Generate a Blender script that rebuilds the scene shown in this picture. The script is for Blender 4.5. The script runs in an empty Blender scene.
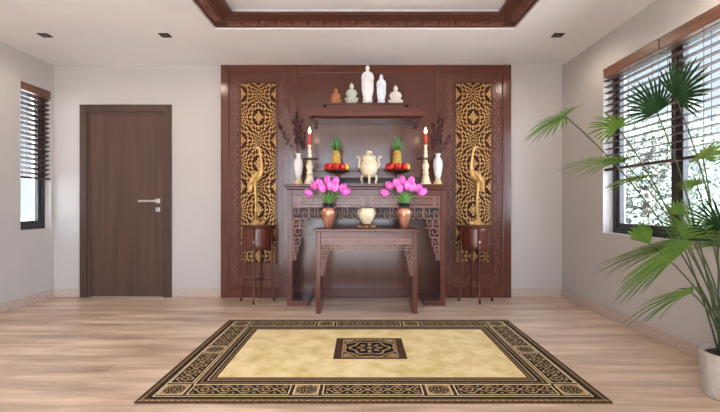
import bpy, math, random
from mathutils import Vector, Matrix
random.seed(7)
sc = bpy.context.scene
C = sc.collection
PI = math.pi
F = 450.0; CX = 361.5; CY = 206.0; CH = 1.063      # focal length in pixels, vanishing point, eye height

def P(px, py, Y): return Vector(((px-CX)*Y/F, Y, CH+(CY-py)*Y/F))
def X(px, Y): return (px-CX)*Y/F
def Z(py, Y): return CH+(CY-py)*Y/F

# ------------------------------------------------------------------ mesh builder
class MB:
    def __init__(s): s.v = []; s.f = []; s.m = []; s.s = []
    def face(s, idx, m=0, sm=False): s.f.append(tuple(idx)); s.m.append(m); s.s.append(sm)
    def quad(s, a, b, c, d, m=0):
        n = len(s.v); s.v += [Vector(a), Vector(b), Vector(c), Vector(d)]; s.face((n, n+1, n+2, n+3), m)
    def box(s, x0, x1, y0, y1, z0, z1, m=0):
        if x0 > x1: x0, x1 = x1, x0
        if y0 > y1: y0, y1 = y1, y0
        if z0 > z1: z0, z1 = z1, z0
        n = len(s.v)
        s.v += [Vector(p) for p in ((x0,y0,z0),(x1,y0,z0),(x1,y1,z0),(x0,y1,z0),(x0,y0,z1),(x1,y0,z1),(x1,y1,z1),(x0,y1,z1))]
        for q in ((0,3,2,1),(4,5,6,7),(0,1,5,4),(1,2,6,5),(2,3,7,6),(3,0,4,7)): s.face([n+i for i in q], m)
        return s
    def prism(s, poly, axis, a0, a1, m=0):
        # poly: list of 2-D points; axis: 'x','y','z' extrusion
        def mk(p, a):
            return Vector((a,p[0],p[1])) if axis == 'x' else Vector((p[0],a,p[1])) if axis == 'y' else Vector((p[0],p[1],a))
        n = len(s.v); k = len(poly)
        s.v += [mk(p,a0) for p in poly]+[mk(p,a1) for p in poly]
        s.face([n+i for i in range(k)][::-1], m); s.face([n+k+i for i in range(k)], m)
        for i in range(k):
            j = (i+1) % k; s.face((n+i, n+j, n+k+j, n+k+i), m)
        return s
    def lathe(s, prof, c=(0,0,0), seg=28, m=0, mod=None):
        c = Vector(c); n = len(s.v); k = len(prof)
        for (r, z) in prof:
            for i in range(seg):
                a = 2*PI*i/seg; rr = r*(mod(a, z) if mod else 1)
                s.v.append(c+Vector((rr*math.cos(a), rr*math.sin(a), z)))
        for j in range(k-1):
            for i in range(seg):
                i2 = (i+1) % seg
                s.face((n+j*seg+i, n+j*seg+i2, n+(j+1)*seg+i2, n+(j+1)*seg+i), m, True)
        s.face([n+i for i in range(seg)][::-1], m); s.face([n+(k-1)*seg+i for i in range(seg)], m)
        return s
    def tube(s, pts, rad, seg=8, m=0, flat=1.0, up=None):
        pts = [Vector(p) for p in pts]; k = len(pts)
        if not hasattr(rad, '__len__'): rad = [rad]*k
        n = len(s.v); pn = None
        for i, p in enumerate(pts):
            t = (pts[min(i+1,k-1)]-pts[max(i-1,0)]).normalized()
            if pn is None:
                ref = Vector(up) if up else (Vector((0,0,1)) if abs(t.z) < .9 else Vector((0,1,0)))
                a = t.cross(ref).normalized()
            else:
                a = (pn - t*pn.dot(t)).normalized()
            pn = a; b = t.cross(a)
            for q in range(seg):
                th = 2*PI*q/seg
                s.v.append(p+(a*math.cos(th)+b*math.sin(th)*flat)*rad[i])
        for j in range(k-1):
            for q in range(seg):
                q2 = (q+1) % seg
                s.face((n+j*seg+q, n+j*seg+q2, n+(j+1)*seg+q2, n+(j+1)*seg+q), m, True)
        s.face([n+i for i in range(seg)][::-1], m); s.face([n+(k-1)*seg+i for i in range(seg)], m)
        return s
    def loft(s, secs, c=(0,0,0), seg=24, m=0):
        # secs: (z, rx, ry, cx, cy)
        c = Vector(c); n = len(s.v); k = len(secs)
        for (z, rx, ry, ox, oy) in secs:
            for i in range(seg):
                a = 2*PI*i/seg; s.v.append(c+Vector((ox+rx*math.cos(a), oy+ry*math.sin(a), z)))
        for j in range(k-1):
            for i in range(seg):
                i2 = (i+1) % seg
                s.face((n+j*seg+i, n+j*seg+i2, n+(j+1)*seg+i2, n+(j+1)*seg+i), m, True)
        s.face([n+i for i in range(seg)][::-1], m, True); s.face([n+(k-1)*seg+i for i in range(seg)], m, True)
        return s
    def ball(s, c, rx, ry=None, rz=None, seg=16, rings=10, m=0):
        ry = ry or rx; rz = rz or rx
        return s.loft([(-math.cos(PI*j/rings)*rz, max(1e-4,math.sin(PI*j/rings))*rx, max(1e-4,math.sin(PI*j/rings))*ry, 0, 0) for j in range(rings+1)], c, seg, m)
    def bar(s, a, b, t, y0, y1, m=0):
        # straight bar in the x-z plane, thickness t, from depth y0 to y1
        (ax, az), (bx, bz) = a, b
        d = Vector((bx-ax, bz-az)); L = d.length
        if L < 1e-6: return
        d /= L; nrm = Vector((-d.y, d.x))*t/2; e = d*t/2
        p = [(ax-e.x+nrm.x, az-e.y+nrm.y), (ax-e.x-nrm.x, az-e.y-nrm.y), (bx+e.x-nrm.x, bz+e.y-nrm.y), (bx+e.x+nrm.x, bz+e.y+nrm.y)]
        s.prism(p, 'y', y0, y1, m)
    def build(s, name, off=None):
        me = bpy.data.meshes.new(name)
        o = off or Vector((0,0,0))
        me.from_pydata([tuple(v-o) for v in s.v], [], s.f)
        for p, m, sm in zip(me.polygons, s.m, s.s): p.material_index = m; p.use_smooth = sm
        me.validate(); me.update()
        return me

def root_off(p):
    o = Vector((0,0,0))
    while p is not None: o = o+Vector(p.location); p = p.parent
    return o
def fix_normals(me):
    import bmesh
    bm = bmesh.new(); bm.from_mesh(me); bmesh.ops.recalc_face_normals(bm, faces=bm.faces); bm.to_mesh(me); bm.free()
def obj(name, mb, mats, parent=None, bevel=0, loc=None, sub=0, remesh=0, label=None):
    off = root_off(parent)
    if loc is not None: off = off+Vector(loc)
    me = mb.build(name, off)
    fix_normals(me)
    for m in (mats if isinstance(mats, (list, tuple)) else [mats]): me.materials.append(m)
    o = bpy.data.objects.new(name, me); C.objects.link(o)
    if loc is not None: o.location = loc
    if parent: o.parent = parent
    if remesh:
        r = o.modifiers.new('remesh', 'REMESH'); r.mode = 'VOXEL'; r.voxel_size = remesh; r.use_smooth_shade = True
        k = o.modifiers.new('smooth', 'SMOOTH'); k.iterations = 2; k.factor = .5
    if bevel:
        b = o.modifiers.new('bevel', 'BEVEL'); b.width = bevel; b.segments = 2; b.limit_method = 'ANGLE'; b.angle_limit = math.radians(40)
    if sub:
        q = o.modifiers.new('sub', 'SUBSURF'); q.levels = sub; q.render_levels = sub
    if label: o['label'] = label
    return o
def thing(name, label, cat, loc, group=None):
    o = bpy.data.objects.new(name, None); C.objects.link(o); o.location = loc; o.empty_display_size = .05
    return tag(o, label, cat, group)
def tag(o, label, cat, group=None):
    o['label'] = label; o['category'] = cat
    if group: o['group'] = group
    return o
def struct(o, label=None):
    o['kind'] = 'structure'
    if label: o['label'] = label
    return o
def copy_tree(o, parent=None):
    c = o.copy(); C.objects.link(c)
    if parent: c.parent = parent
    for ch in [k for k in bpy.data.objects if k.parent == o]: copy_tree(ch, c)
    return c

# ------------------------------------------------------------------ marching squares relief / fretwork
def field_mesh(mb, fn, x0, x1, z0, z1, res, to3, m=0, wall=True):
    """solid where fn(x,z) > 0; to3(x, z, d) maps to space, d = 0 front, 1 back"""
    nx = max(2, int(round((x1-x0)/res))); nz = max(2, int(round((z1-z0)/res)))
    dx = (x1-x0)/nx; dz = (z1-z0)/nz
    g = [[fn(x0+i*dx, z0+j*dz) if 0 < i < nx and 0 < j < nz else min(-.02, fn(x0+i*dx, z0+j*dz)) for j in range(nz+1)] for i in range(nx+1)]
    cache = {}
    def vid(key, x, z, d):
        k = (key, d)
        if k not in cache:
            cache[k] = len(mb.v); mb.v.append(Vector(to3(x, z, d)))
        return cache[k]
    for i in range(nx):
        for j in range(nz):
            cor = [(i,j),(i+1,j),(i+1,j+1),(i,j+1)]
            val = [g[a][b] for a, b in cor]
            if max(val) <= 0: continue
            pts = []
            for q in range(4):
                a, b = cor[q], cor[(q+1) % 4]; va, vb = val[q], val[(q+1) % 4]
                if va > 0: pts.append((('c',)+a, x0+a[0]*dx, z0+a[1]*dz, False))
                if (va > 0) != (vb > 0):
                    t = va/(va-vb)
                    key = ('e',)+min(a,b)+max(a,b)
                    pts.append((key, x0+(a[0]+(b[0]-a[0])*t)*dx, z0+(a[1]+(b[1]-a[1])*t)*dz, va > 0))
            if len(pts) < 3: continue
            ids = [vid(p[0], p[1], p[2], 0) for p in pts]
            if len(set(ids)) < 3: continue
            mb.face(ids, m)
            if wall:
                for q in range(len(pts)):
                    p, r = pts[q], pts[(q+1) % len(pts)]
                    if p[0][0] == 'e' and r[0][0] == 'e' and p[3]:
                        mb.face((ids[q], ids[(q+1) % len(pts)], vid(r[0],r[1],r[2],1), vid(p[0],p[1],p[2],1)), m)

# ------------------------------------------------------------------ materials
def srgb(r, g, b):
    f = lambda c: (c/255/12.92) if c/255 <= .04045 else ((c/255+.055)/1.055)**2.4
    return (f(r), f(g), f(b), 1)
def mat(name, col, rough=.5, metal=0, spec=.5, noise=None, bump=None, emit=None, coat=0, sss=0):
    m = bpy.data.materials.new(name); m.use_nodes = True
    nt = m.node_tree; N = nt.nodes; L = nt.links; b = N['Principled BSDF']
    b.inputs['Base Color'].default_value = col; b.inputs['Roughness'].default_value = rough
    b.inputs['Metallic'].default_value = metal; b.inputs['Specular IOR Level'].default_value = spec
    b.inputs['Coat Weight'].default_value = coat; b.inputs['Coat Roughness'].default_value = .15
    if emit: b.inputs['Emission Color'].default_value = emit[0]; b.inputs['Emission Strength'].default_value = emit[1]
    if noise or bump:
        tc = N.new('ShaderNodeTexCoord')
    if noise:   # (scale vec, col2, detail, contrast lo, hi)
        scl, c2, det, lo, hi = noise
        mp = N.new('ShaderNodeMapping'); mp.inputs['Scale'].default_value = scl; L.new(tc.outputs['Object'], mp.inputs['Vector'])
        nz = N.new('ShaderNodeTexNoise'); nz.inputs['Scale'].default_value = 1; nz.inputs['Detail'].default_value = det; nz.inputs['Roughness'].default_value = .6
        L.new(mp.outputs[0], nz.inputs['Vector'])
        mr = N.new('ShaderNodeMapRange'); mr.inputs[1].default_value = lo; mr.inputs[2].default_value = hi; L.new(nz.outputs[0], mr.inputs[0])
        mx = N.new('ShaderNodeMix'); mx.data_type = 'RGBA'; mx.inputs[6].default_value = col; mx.inputs[7].default_value = c2
        L.new(mr.outputs[0], mx.inputs[0]); L.new(mx.outputs[2], b.inputs['Base Color'])
    if bump:    # (scale vec, strength)
        scl, st = bump
        mp2 = N.new('ShaderNodeMapping'); mp2.inputs['Scale'].default_value = scl; L.new(tc.outputs['Object'], mp2.inputs['Vector'])
        n2 = N.new('ShaderNodeTexNoise'); n2.inputs['Scale'].default_value = 1; n2.inputs['Detail'].default_value = 4; L.new(mp2.outputs[0], n2.inputs['Vector'])
        bp = N.new('ShaderNodeBump'); bp.inputs['Strength'].default_value = st; bp.inputs['Distance'].default_value = .01
        L.new(n2.outputs[0], bp.inputs['Height']); L.new(bp.outputs[0], b.inputs['Normal'])
    return m

M = {}
M['wall'] = mat('wall_paint', srgb(180,175,172), .85, spec=.2, noise=((3,3,3), srgb(179,174,171), 3, .4, .65))
M['ceil'] = mat('ceiling_paint', srgb(224,222,224), .9, spec=.15, noise=((2,2,2), srgb(228,225,226), 3, .4, .65))
M['wood'] = mat('mahogany', srgb(98,50,39), .22, spec=.4, noise=((28,28,1.6), srgb(82,42,33), 5, .35, .68), bump=((60,60,4), .05))
M['woodh'] = mat('mahogany_horizontal', srgb(98,50,39), .22, spec=.4, noise=((1.6,28,28), srgb(82,42,33), 5, .35, .68), bump=((4,60,60), .05))
M['woodp'] = mat('panel_mahogany', srgb(92,50,38), .18, spec=.6, noise=((14,14,.8), srgb(84,44,34), 4, .35, .68), bump=((40,40,3), .012))
M['carve'] = mat('carved_mahogany_highlit', srgb(164,120,108), .32, spec=.5, noise=((40,40,40), srgb(132,88,78), 3, .35, .65))  # paler than the plain wood: highlights on carved edges painted into the colour
M['relief'] = mat('relief_mahogany', srgb(136,92,80), .3, spec=.6, noise=((40,40,40), srgb(104,62,52), 3, .35, .65))
M['coffer'] = mat('coffer_mahogany', srgb(84,48,38), .35, spec=.4, noise=((4,4,4), srgb(66,37,30), 5, .35, .68))
M['panelcarve'] = mat('carved_panel_mahogany', srgb(100,55,43), .3, spec=.45, noise=((30,30,3), srgb(90,50,40), 3, .35, .65))
M['slot'] = mat('painted_gap_shade', srgb(28,18,16), .5, noise=((9,9,9), srgb(22,14,12), 2, .4, .6))  # near-black colour that paints the shade inside gaps and recesses
M['door'] = mat('door_veneer', srgb(86,63,54), .42, spec=.35, noise=((24,24,.9), srgb(70,51,43), 5, .35, .68), bump=((60,60,3), .04))
M['doorf'] = mat('door_frame_veneer', srgb(78,57,49), .42, spec=.35, noise=((24,24,.9), srgb(62,45,38), 5, .35, .68))
M['chrome'] = mat('satin_steel', srgb(205,200,196), .28, 1, noise=((40,40,40), srgb(190,186,182), 2, .4, .6))
M['stone'] = mat('granite_skirting', srgb(192,176,164), .35, spec=.5, noise=((70,70,70), srgb(158,138,126), 6, .42, .62))
M['black'] = mat('dark_window_frame', srgb(38,36,37), .35, spec=.45, noise=((12,12,12), srgb(30,28,30), 2, .4, .6))
M['blind'] = mat('walnut_blind', srgb(66,42,36), .45, spec=.3, noise=((30,2,30), srgb(52,33,28), 4, .35, .65))
M['blindh'] = mat('walnut_valance', srgb(116,80,62), .4, spec=.4, noise=((30,2,30), srgb(94,62,48), 4, .35, .65))
M['cord'] = mat('blind_cord', srgb(110,84,72), .7, noise=((60,60,60), srgb(90,66,58), 2, .4, .6))
M['gold'] = mat('gilt_fretwork', srgb(206,166,106), .36, .4, noise=((30,30,30), srgb(162,118,66), 4, .35, .65))
M['goldb'] = mat('gilt_bronze', srgb(226,190,126), .34, .45, noise=((25,25,25), srgb(190,146,84), 4, .35, .65), bump=((70,70,70), .2))
M['latback'] = mat('lattice_backing', srgb(62,22,14), .75, spec=.15, noise=((16,16,5), srgb(46,16,11), 3, .4, .65))
M['white'] = mat('white_porcelain', srgb(232,230,228), .25, spec=.5, noise=((12,12,12), srgb(222,219,217), 3, .4, .6))
M['cream'] = mat('cream_ceramic', srgb(226,214,186), .3, spec=.5, noise=((22,22,22), srgb(206,190,156), 4, .4, .65))
M['creamy'] = mat('yellow_glaze', srgb(222,204,140), .3, spec=.5, noise=((22,22,22), srgb(206,186,120), 3, .4, .65))
M['celadon'] = mat('celadon_glaze', srgb(196,200,182), .3, spec=.5, noise=((40,40,40), srgb(160,170,150), 4, .4, .65))
M['amber'] = mat('carved_amber_wood', srgb(190,120,66), .4, spec=.5, noise=((50,50,50), srgb(140,80,42), 4, .4, .65))
M['pale'] = mat('pale_stone', srgb(224,214,204), .5, noise=((40,40,40), srgb(206,195,184), 4, .4, .65))
M['bluish'] = mat('cool_white_porcelain', srgb(226,230,238), .25, noise=((30,30,30), srgb(212,217,228), 3, .4, .65))
M['redwax'] = mat('red_wax', srgb(190,60,44), .4, noise=((20,20,20), srgb(170,44,34), 2, .4, .6))
M['wick'] = mat('wick', srgb(30,24,20), .8, noise=((20,20,20), srgb(20,16,14), 2, .4, .6))
M['flame'] = mat('flame', srgb(255,220,150), .5, emit=(srgb(255,220,150), 12))
M['apple'] = mat('red_apple_skin', srgb(186,24,26), .25, spec=.5, noise=((24,24,10), srgb(214,70,40), 4, .5, .75))
M['lemon'] = mat('yellow_fruit_skin', srgb(240,206,60), .35, noise=((24,24,24), srgb(226,184,40), 3, .4, .65))
M['pine'] = mat('pineapple_skin', srgb(206,170,70), .5, noise=((60,60,60), srgb(150,120,50), 3, .4, .6))
M['pineleaf'] = mat('pineapple_leaf', srgb(62,112,50), .45, noise=((40,40,12), srgb(92,140,66), 3, .4, .65))
M['bronze'] = mat('dark_bronze', srgb(120,92,72), .35, .75, noise=((30,30,30), srgb(84,62,48), 3, .4, .65))
M['copper'] = mat('copper_lustre', srgb(226,166,140), .15, .6, spec=.8, noise=((14,14,14), srgb(186,112,86), 4, .4, .65))
M['collar'] = mat('dark_collar', srgb(40,40,50), .35, noise=((30,30,30), srgb(28,28,36), 2, .4, .6))
M['tulip'] = mat('pink_petal', srgb(238,92,206), .5, noise=((40,40,14), srgb(248,160,228), 3, .42, .7))
M['stem'] = mat('tulip_green', srgb(84,142,58), .5, noise=((40,40,10), srgb(112,168,80), 3, .4, .65))
M['twig'] = mat('dry_twig', srgb(84,48,44), .7, noise=((40,40,40), srgb(60,32,30), 3, .4, .65))
M['berry'] = mat('dark_red_berry', srgb(62,8,16), .5, spec=.3, noise=((60,60,60), srgb(44,6,12), 3, .4, .65))
M['pot'] = mat('white_concrete_pot', srgb(190,179,169), .7, noise=((30,30,30), srgb(176,165,156), 5, .4, .65), bump=((90,90,90), .12))
M['soil'] = mat('potting_soil', srgb(56,40,32), .9, noise=((70,70,70), srgb(36,26,20), 5, .4, .65), bump=((80,80,80), .8))
M['stalk'] = mat('palm_stalk', srgb(62,76,42), .5, noise=((30,30,8), srgb(46,58,32), 3, .4, .65))
M['trunk'] = mat('tree_bark', srgb(120,108,100), .9, noise=((12,12,4), srgb(90,80,74), 4, .4, .65))
M['leafout'] = mat('tree_foliage', srgb(80,90,80), .7, noise=((2,2,2), srgb(60,69,61), 3, .35, .65))
M['ground'] = mat('pale_paving', srgb(168,168,168), .9, noise=((.8,.8,.8), srgb(150,151,150), 5, .4, .65))
M['lampblack'] = mat('downlight_housing', srgb(34,26,24), .5, noise=((30,30,30), srgb(26,20,18), 2, .4, .6))
M['lampon'] = mat('downlight_lens', srgb(90,76,66), .3, noise=((30,30,30), srgb(70,60,52), 2, .4, .6))
M['led'] = mat('led_strip', srgb(255,226,190), .4, emit=(srgb(255,232,212), .8))
def leaf_mat(name, c1, c2, spec=.4):
    m = mat(name, c1, .45, spec=spec, noise=((10,10,10), c2, 3, .35, .65))
    nt = m.node_tree; N = nt.nodes; L = nt.links; b = N['Principled BSDF']
    tr = N.new('ShaderNodeBsdfTranslucent'); mx = N.new('ShaderNodeMixShader'); mx.inputs[0].default_value = .22
    src = b.inputs['Base Color'].links[0].from_socket; L.new(src, tr.inputs['Color'])
    L.new(b.outputs[0], mx.inputs[1]); L.new(tr.outputs[0], mx.inputs[2]); L.new(mx.outputs[0], N['Material Output'].inputs['Surface'])
    return m
M['leaf'] = leaf_mat('palm_leaf', srgb(76,110,40), srgb(104,136,58))
M['leafshade'] = leaf_mat('palm_leaf_shaded', srgb(24,48,22), srgb(34,62,30), spec=.15)  # shaded copy of the palm leaf, backlit darkness painted into its green
M['leafy'] = leaf_mat('palm_leaf_yellowish', srgb(112,138,50), srgb(86,120,44))
def glass_mat():
    m = bpy.data.materials.new('window_glass'); m.use_nodes = True; N = m.node_tree.nodes; L = m.node_tree.links
    N.remove(N['Principled BSDF'])
    t = N.new('ShaderNodeBsdfTransparent'); t.inputs[0].default_value = (.97,.98,.98,1)
    g = N.new('ShaderNodeBsdfGlossy'); g.inputs['Roughness'].default_value = .02
    lwt = N.new('ShaderNodeLayerWeight'); lwt.inputs[0].default_value = .5
    pw_ = N.new('ShaderNodeMath'); pw_.operation = 'POWER'; pw_.inputs[1].default_value = 5; L.new(lwt.outputs['Facing'], pw_.inputs[0])
    fr = N.new('ShaderNodeMath'); fr.operation = 'MULTIPLY_ADD'; fr.inputs[1].default_value = .6; fr.inputs[2].default_value = .03; L.new(pw_.outputs[0], fr.inputs[0])
    nz = N.new('ShaderNodeTexNoise'); nz.inputs['Scale'].default_value = 1.5
    bp = N.new('ShaderNodeBump'); bp.inputs['Strength'].default_value = .01; L.new(nz.outputs[0], bp.inputs['Height']); L.new(bp.outputs[0], g.inputs['Normal'])
    mx = N.new('ShaderNodeMixShader'); L.new(fr.outputs[0], mx.inputs[0]); L.new(t.outputs[0], mx.inputs[1]); L.new(g.outputs[0], mx.inputs[2])
    L.new(mx.outputs[0], N['Material Output'].inputs['Surface']); return m
M['glass'] = glass_mat()
def floor_mat():
    m = mat('floor_planks', srgb(186,160,140), .38, spec=.45)
    N = m.node_tree.nodes; L = m.node_tree.links; b = N['Principled BSDF']
    tc = N.new('ShaderNodeTexCoord')
    br = N.new('ShaderNodeTexBrick'); br.inputs['Scale'].default_value = 1; br.inputs['Brick Width'].default_value = 1.2; br.inputs['Row Height'].default_value = .2
    br.inputs['Mortar Size'].default_value = .0016; br.inputs['Mortar Smooth'].default_value = .2; br.offset = .37
    br.inputs['Color1'].default_value = (.42,.42,.42,1); br.inputs['Color2'].default_value = (.62,.62,.62,1); br.inputs['Mortar'].default_value = (.3,.3,.3,1)
    L.new(tc.outputs['Object'], br.inputs['Vector'])
    mp = N.new('ShaderNodeMapping'); mp.inputs['Scale'].default_value = (1.1,7,1); L.new(tc.outputs['Object'], mp.inputs['Vector'])
    nz = N.new('ShaderNodeTexNoise'); nz.inputs['Scale'].default_value = 1; nz.inputs['Detail'].default_value = 6; nz.inputs['Roughness'].default_value = .6; L.new(mp.outputs[0], nz.inputs['Vector'])
    mp2 = N.new('ShaderNodeMapping'); mp2.inputs['Scale'].default_value = (3,60,1); L.new(tc.outputs['Object'], mp2.inputs['Vector'])
    n2 = N.new('ShaderNodeTexNoise'); n2.inputs['Scale'].default_value = 1; n2.inputs['Detail'].default_value = 4; L.new(mp2.outputs[0], n2.inputs['Vector'])
    a = N.new('ShaderNodeMath'); a.operation = 'MULTIPLY_ADD'; a.inputs[1].default_value = .9; L.new(nz.outputs[0], a.inputs[0])
    sp = N.new('ShaderNodeMath'); sp.operation = 'MULTIPLY'; sp.inputs[1].default_value = .45; L.new(br.outputs['Color'], sp.inputs[0]); L.new(sp.outputs[0], a.inputs[2])
    a2 = N.new('ShaderNodeMath'); a2.operation = 'MULTIPLY_ADD'; a2.inputs[1].default_value = .25; L.new(n2.outputs[0], a2.inputs[0]); L.new(a.outputs[0], a2.inputs[2])
    cr = N.new('ShaderNodeValToRGB'); e = cr.color_ramp.elements
    e[0].position = .58; e[0].color = srgb(148,123,103); e[1].position = 1.02; e[1].color = srgb(228,206,182)
    k = e.new(.8); k.color = srgb(194,168,145)
    L.new(a2.outputs[0], cr.inputs[0]); L.new(cr.outputs[0], b.inputs['Base Color'])
    return m
M['floor'] = floor_mat()
M['floor'].node_tree.nodes['Principled BSDF'].inputs['Roughness'].default_value = .33

# ------------------------------------------------------------------ room shell
XL, XR, YB, YR, H = -3.592, 2.342, 5.257, -1.7, 2.70
WZ0, WZ1 = .805, 2.385
T = .22
mb = MB().box(XL-T, XR+T, YR-T, YB+T, -.12, 0); struct(obj('floor', mb, M['floor']))
struct(obj('wall_back', MB().box(XL-T, XR+T, YB, YB+T, 0, 3.1), M['wall']))
def holed_wall(name, axis, a0, a1, b0, b1, z1, holes):
    """wall in thickness a0..a1 along b0..b1 with rectangular holes (b0,b1,z0,z1)"""
    m_ = MB(); cur = b0
    def bx(u0, u1, z0, z1_):
        if u1-u0 < 1e-5 or z1_-z0 < 1e-5: return
        if axis == 'x': m_.box(a0, a1, u0, u1, z0, z1_)
        else: m_.box(u0, u1, a0, a1, z0, z1_)
    for (h0, h1, hz0, hz1) in sorted(holes):
        bx(cur, h0, 0, z1); bx(h0, h1, 0, hz0); bx(h0, h1, hz1, z1); cur = h1
    bx(cur, b1, 0, z1)
    return struct(obj(name, m_, M['wall']))
LW = (3.6, 5.2); RW = (2.62, 4.364); LO = (-1.5, .2); RO = (-2.36, 1.06)
# the left window shows only its far part: its near jamb is where the photograph hides it
LW = (4.761-.02, 5.2)
holed_wall('wall_left', 'x', XL-T, XL, YR, YB, 3.1, [(LW[0], LW[1], WZ0, WZ1)])
holed_wall('wall_right', 'x', XR, XR+T, YR, YB, 3.1, [(RW[0], RW[1], WZ0, WZ1), (LO[0], LO[1], 0, 2.5)])
holed_wall('wall_rear', 'y', YR-T, YR, XL-T, XR+T, 3.1, [(RO[0], RO[1], 0.0, 2.66)])

# ceiling with a coffer
HX0, HX1, HY0, HY1 = -1.34, 1.405, .25, 4.115
UZ = 2.86
mb = MB()
mb.box(XL, HX0, YR, YB, H, UZ); mb.box(HX1, XR, YR, YB, H, UZ)
mb.box(HX0, HX1, HY1, YB, H, UZ); mb.box(HX0, HX1, YR, HY0, H, UZ)
mb.box(XL-T, XR+T, YR-T, YB+T, UZ, UZ+.12)
struct(obj('ceiling', mb, M['ceil']))
def ring(mb, prof, m=0):
    """sweep a profile (inset d, z) round the coffer hole"""
    n = len(mb.v); k = len(prof)
    for (cx, cy, sx, sy) in ((HX0,HY0,1,1),(HX1,HY0,-1,1),(HX1,HY1,-1,-1),(HX0,HY1,1,-1)):
        for d, z in prof: mb.v.append(Vector((cx+sx*d, cy+sy*d, z)))
    for c in range(4):
        c2 = (c+1) % 4
        for i in range(k):
            j = (i+1) % k
            mb.face((n+c*k+i, n+c2*k+i, n+c2*k+j, n+c*k+j), m)
mb = MB(); ring(mb, [(-.022,2.7),(-.022,2.680),(-.001,2.680),(-.001,2.7)])
struct(obj('trim_2', mb, M['ceil']), 'white plaster bead around the wooden coffer frame')
mb = MB(); ring(mb, [(.0,2.703),(.012,2.69),(.022,2.69),(.03,2.700),(.105,2.712),(.115,2.704),(.125,2.706),(.20,2.730),(.225,2.728),(.225,2.745),(.2,2.752),(.0,2.752)])
co = struct(obj('trim_1', mb, M['coffer']), 'carved mahogany frame around the ceiling coffer')
# carved meander on the frame's outer band
def square_spiral(mb_add, ox, oz, w, h, flip):
    pts = [(0,0),(1,0),(1,1),(.22,1),(.22,.36),(.68,.36),(.68,.68)]
    pts = [((1-x) if flip else x, z) for x, z in pts]
    for a, b in zip(pts, pts[1:]): mb_add((ox+a[0]*w, oz+a[1]*h), (ox+b[0]*w, oz+b[1]*h))
def spiral(mb_add, ox, oz, w, h, flip, vflip=False):
    pts = [(0,0),(.86,0),(1,.14),(1,.86),(.86,1),(.36,1),(.22,.86),(.22,.46),(.34,.34),(.58,.34),(.68,.46),(.68,.66)]
    if vflip: pts = [(x, 1-z) for x, z in pts]
    pts = [((1-x) if flip else x, z) for x, z in pts]
    for a, b in zip(pts, pts[1:]): mb_add((ox+a[0]*w, oz+a[1]*h), (ox+b[0]*w, oz+b[1]*h))
mb = MB()
def cof_bar(side):
    def add(a, b):
        t = .007
        (au, av), (bu, bv) = a, b
        u0, u1 = min(au,bu)-t/2, max(au,bu)+t/2; v0, v1 = min(av,bv)-t/2, max(av,bv)+t/2
        zz = lambda v: 2.700+(v-.03)/.075*.012
        q = []
        for (u, v) in ((u0,v0),(u1,v0),(u1,v1),(u0,v1)):
            if side == 'far': q.append((u, HY1-v, v))
            elif side == 'near': q.append((u, HY0+v, v))
            elif side == 'left': q.append((HX0+v, u, v))
            else: q.append((HX1-v, u, v))
        n = len(mb.v)
        for x, y, v in q: mb.v.append(Vector((x, y, zz(v)-.007)))
        for x, y, v in q: mb.v.append(Vector((x, y, zz(v)+.004)))
        for f_ in ((0,1,2,3),(4,7,6,5),(0,4,5,1),(1,5,6,2),(2,6,7,3),(3,7,4,0)): mb.face([n+i for i in f_])
    return add
for side, a, b in (('far',HX0+.12,HX1-.12),('near',HX0+.12,HX1-.12),('left',HY0+.12,HY1-.12),('right',HY0+.12,HY1-.12)):
    n = int((b-a)/.072); st = (b-a)/n
    for i in range(n): square_spiral(cof_bar(side), a+i*st+.006, .042, st-.012, .052, i % 2)
obj('carved_meander', mb, M['relief'], co)
mb = MB(); ring(mb, [(.1,2.753),(.13,2.753),(.13,2.762),(.1,2.762)]); obj('led_strip', mb, M['led'], co)

# skirting
mb = MB().box(XL, X(81,YB), YB-.015, YB, 0, .097); mb.box(X(172.5,YB), X(221,YB), YB-.015, YB, 0, .097); mb.box(X(511.5,YB), XR, YB-.015, YB, 0, .097)
struct(obj('baseboard_back', mb, M['stone'], bevel=.003))
struct(obj('baseboard_left', MB().box(XL, XL+.015, YR, YB-.015, 0, .097), M['stone'], bevel=.003))
struct(obj('baseboard_right', MB().box(XR-.015, XR, YR, YB-.015, 0, .097), M['stone'], bevel=.003))

# ------------------------------------------------------------------ door
d = bpy.data.objects.new('door_1', None); C.objects.link(d); d.location = (X(126.5,YB), YB, 0); struct(d, 'closed dark wood veneer door left of the mahogany panelling')
S = YB/F
dx0, dx1 = X(81,YB), X(172,YB); dz = Z(105,YB)
mb = MB()
fw = 7*S
for a, b in ((dx0, dx0+fw), (dx1-fw, dx1)): mb.box(a, b, YB-.03, YB, 0, dz)
mb.box(dx0+fw, dx1-fw, YB-.03, YB, dz-fw, dz)
mb.box(dx0+fw, dx0+fw+.035, YB-.016, YB, 0, dz-fw); mb.box(dx1-fw-.02, dx1-fw, YB-.016, YB, 0, dz-fw); mb.box(dx0+fw+.035, dx1-fw-.02, YB-.016, YB, dz-fw-.035, dz-fw)
obj('frame', mb, M['doorf'], d, bevel=.003)
leaf = obj('leaf', MB().box(dx0+fw+.037, dx1-fw-.022, YB-.008, YB-.001, .008, dz-fw-.037), M['door'], d)
mb = MB(); hx, hz = X(158.3,YB), Z(201,YB)
mb.box(hx-.027, hx+.027, YB-.018, YB-.008, hz-.027, hz+.027)
mb.tube([(hx, YB-.01, hz), (hx, YB-.06, hz)], .011, 12); mb.box(hx-.205, hx+.012, YB-.071, YB-.055, hz-.012, hz+.012)
obj('handle', mb, M['chrome'], leaf, bevel=.003, label='satin steel lever handle')
hz2 = Z(209.6,YB)
mb = MB().box(hx-.025, hx+.025, YB-.017, YB-.008, hz2-.025, hz2+.025); mb.tube([(hx,YB-.016,hz2),(hx,YB-.024,hz2)], .014, 14)
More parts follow.
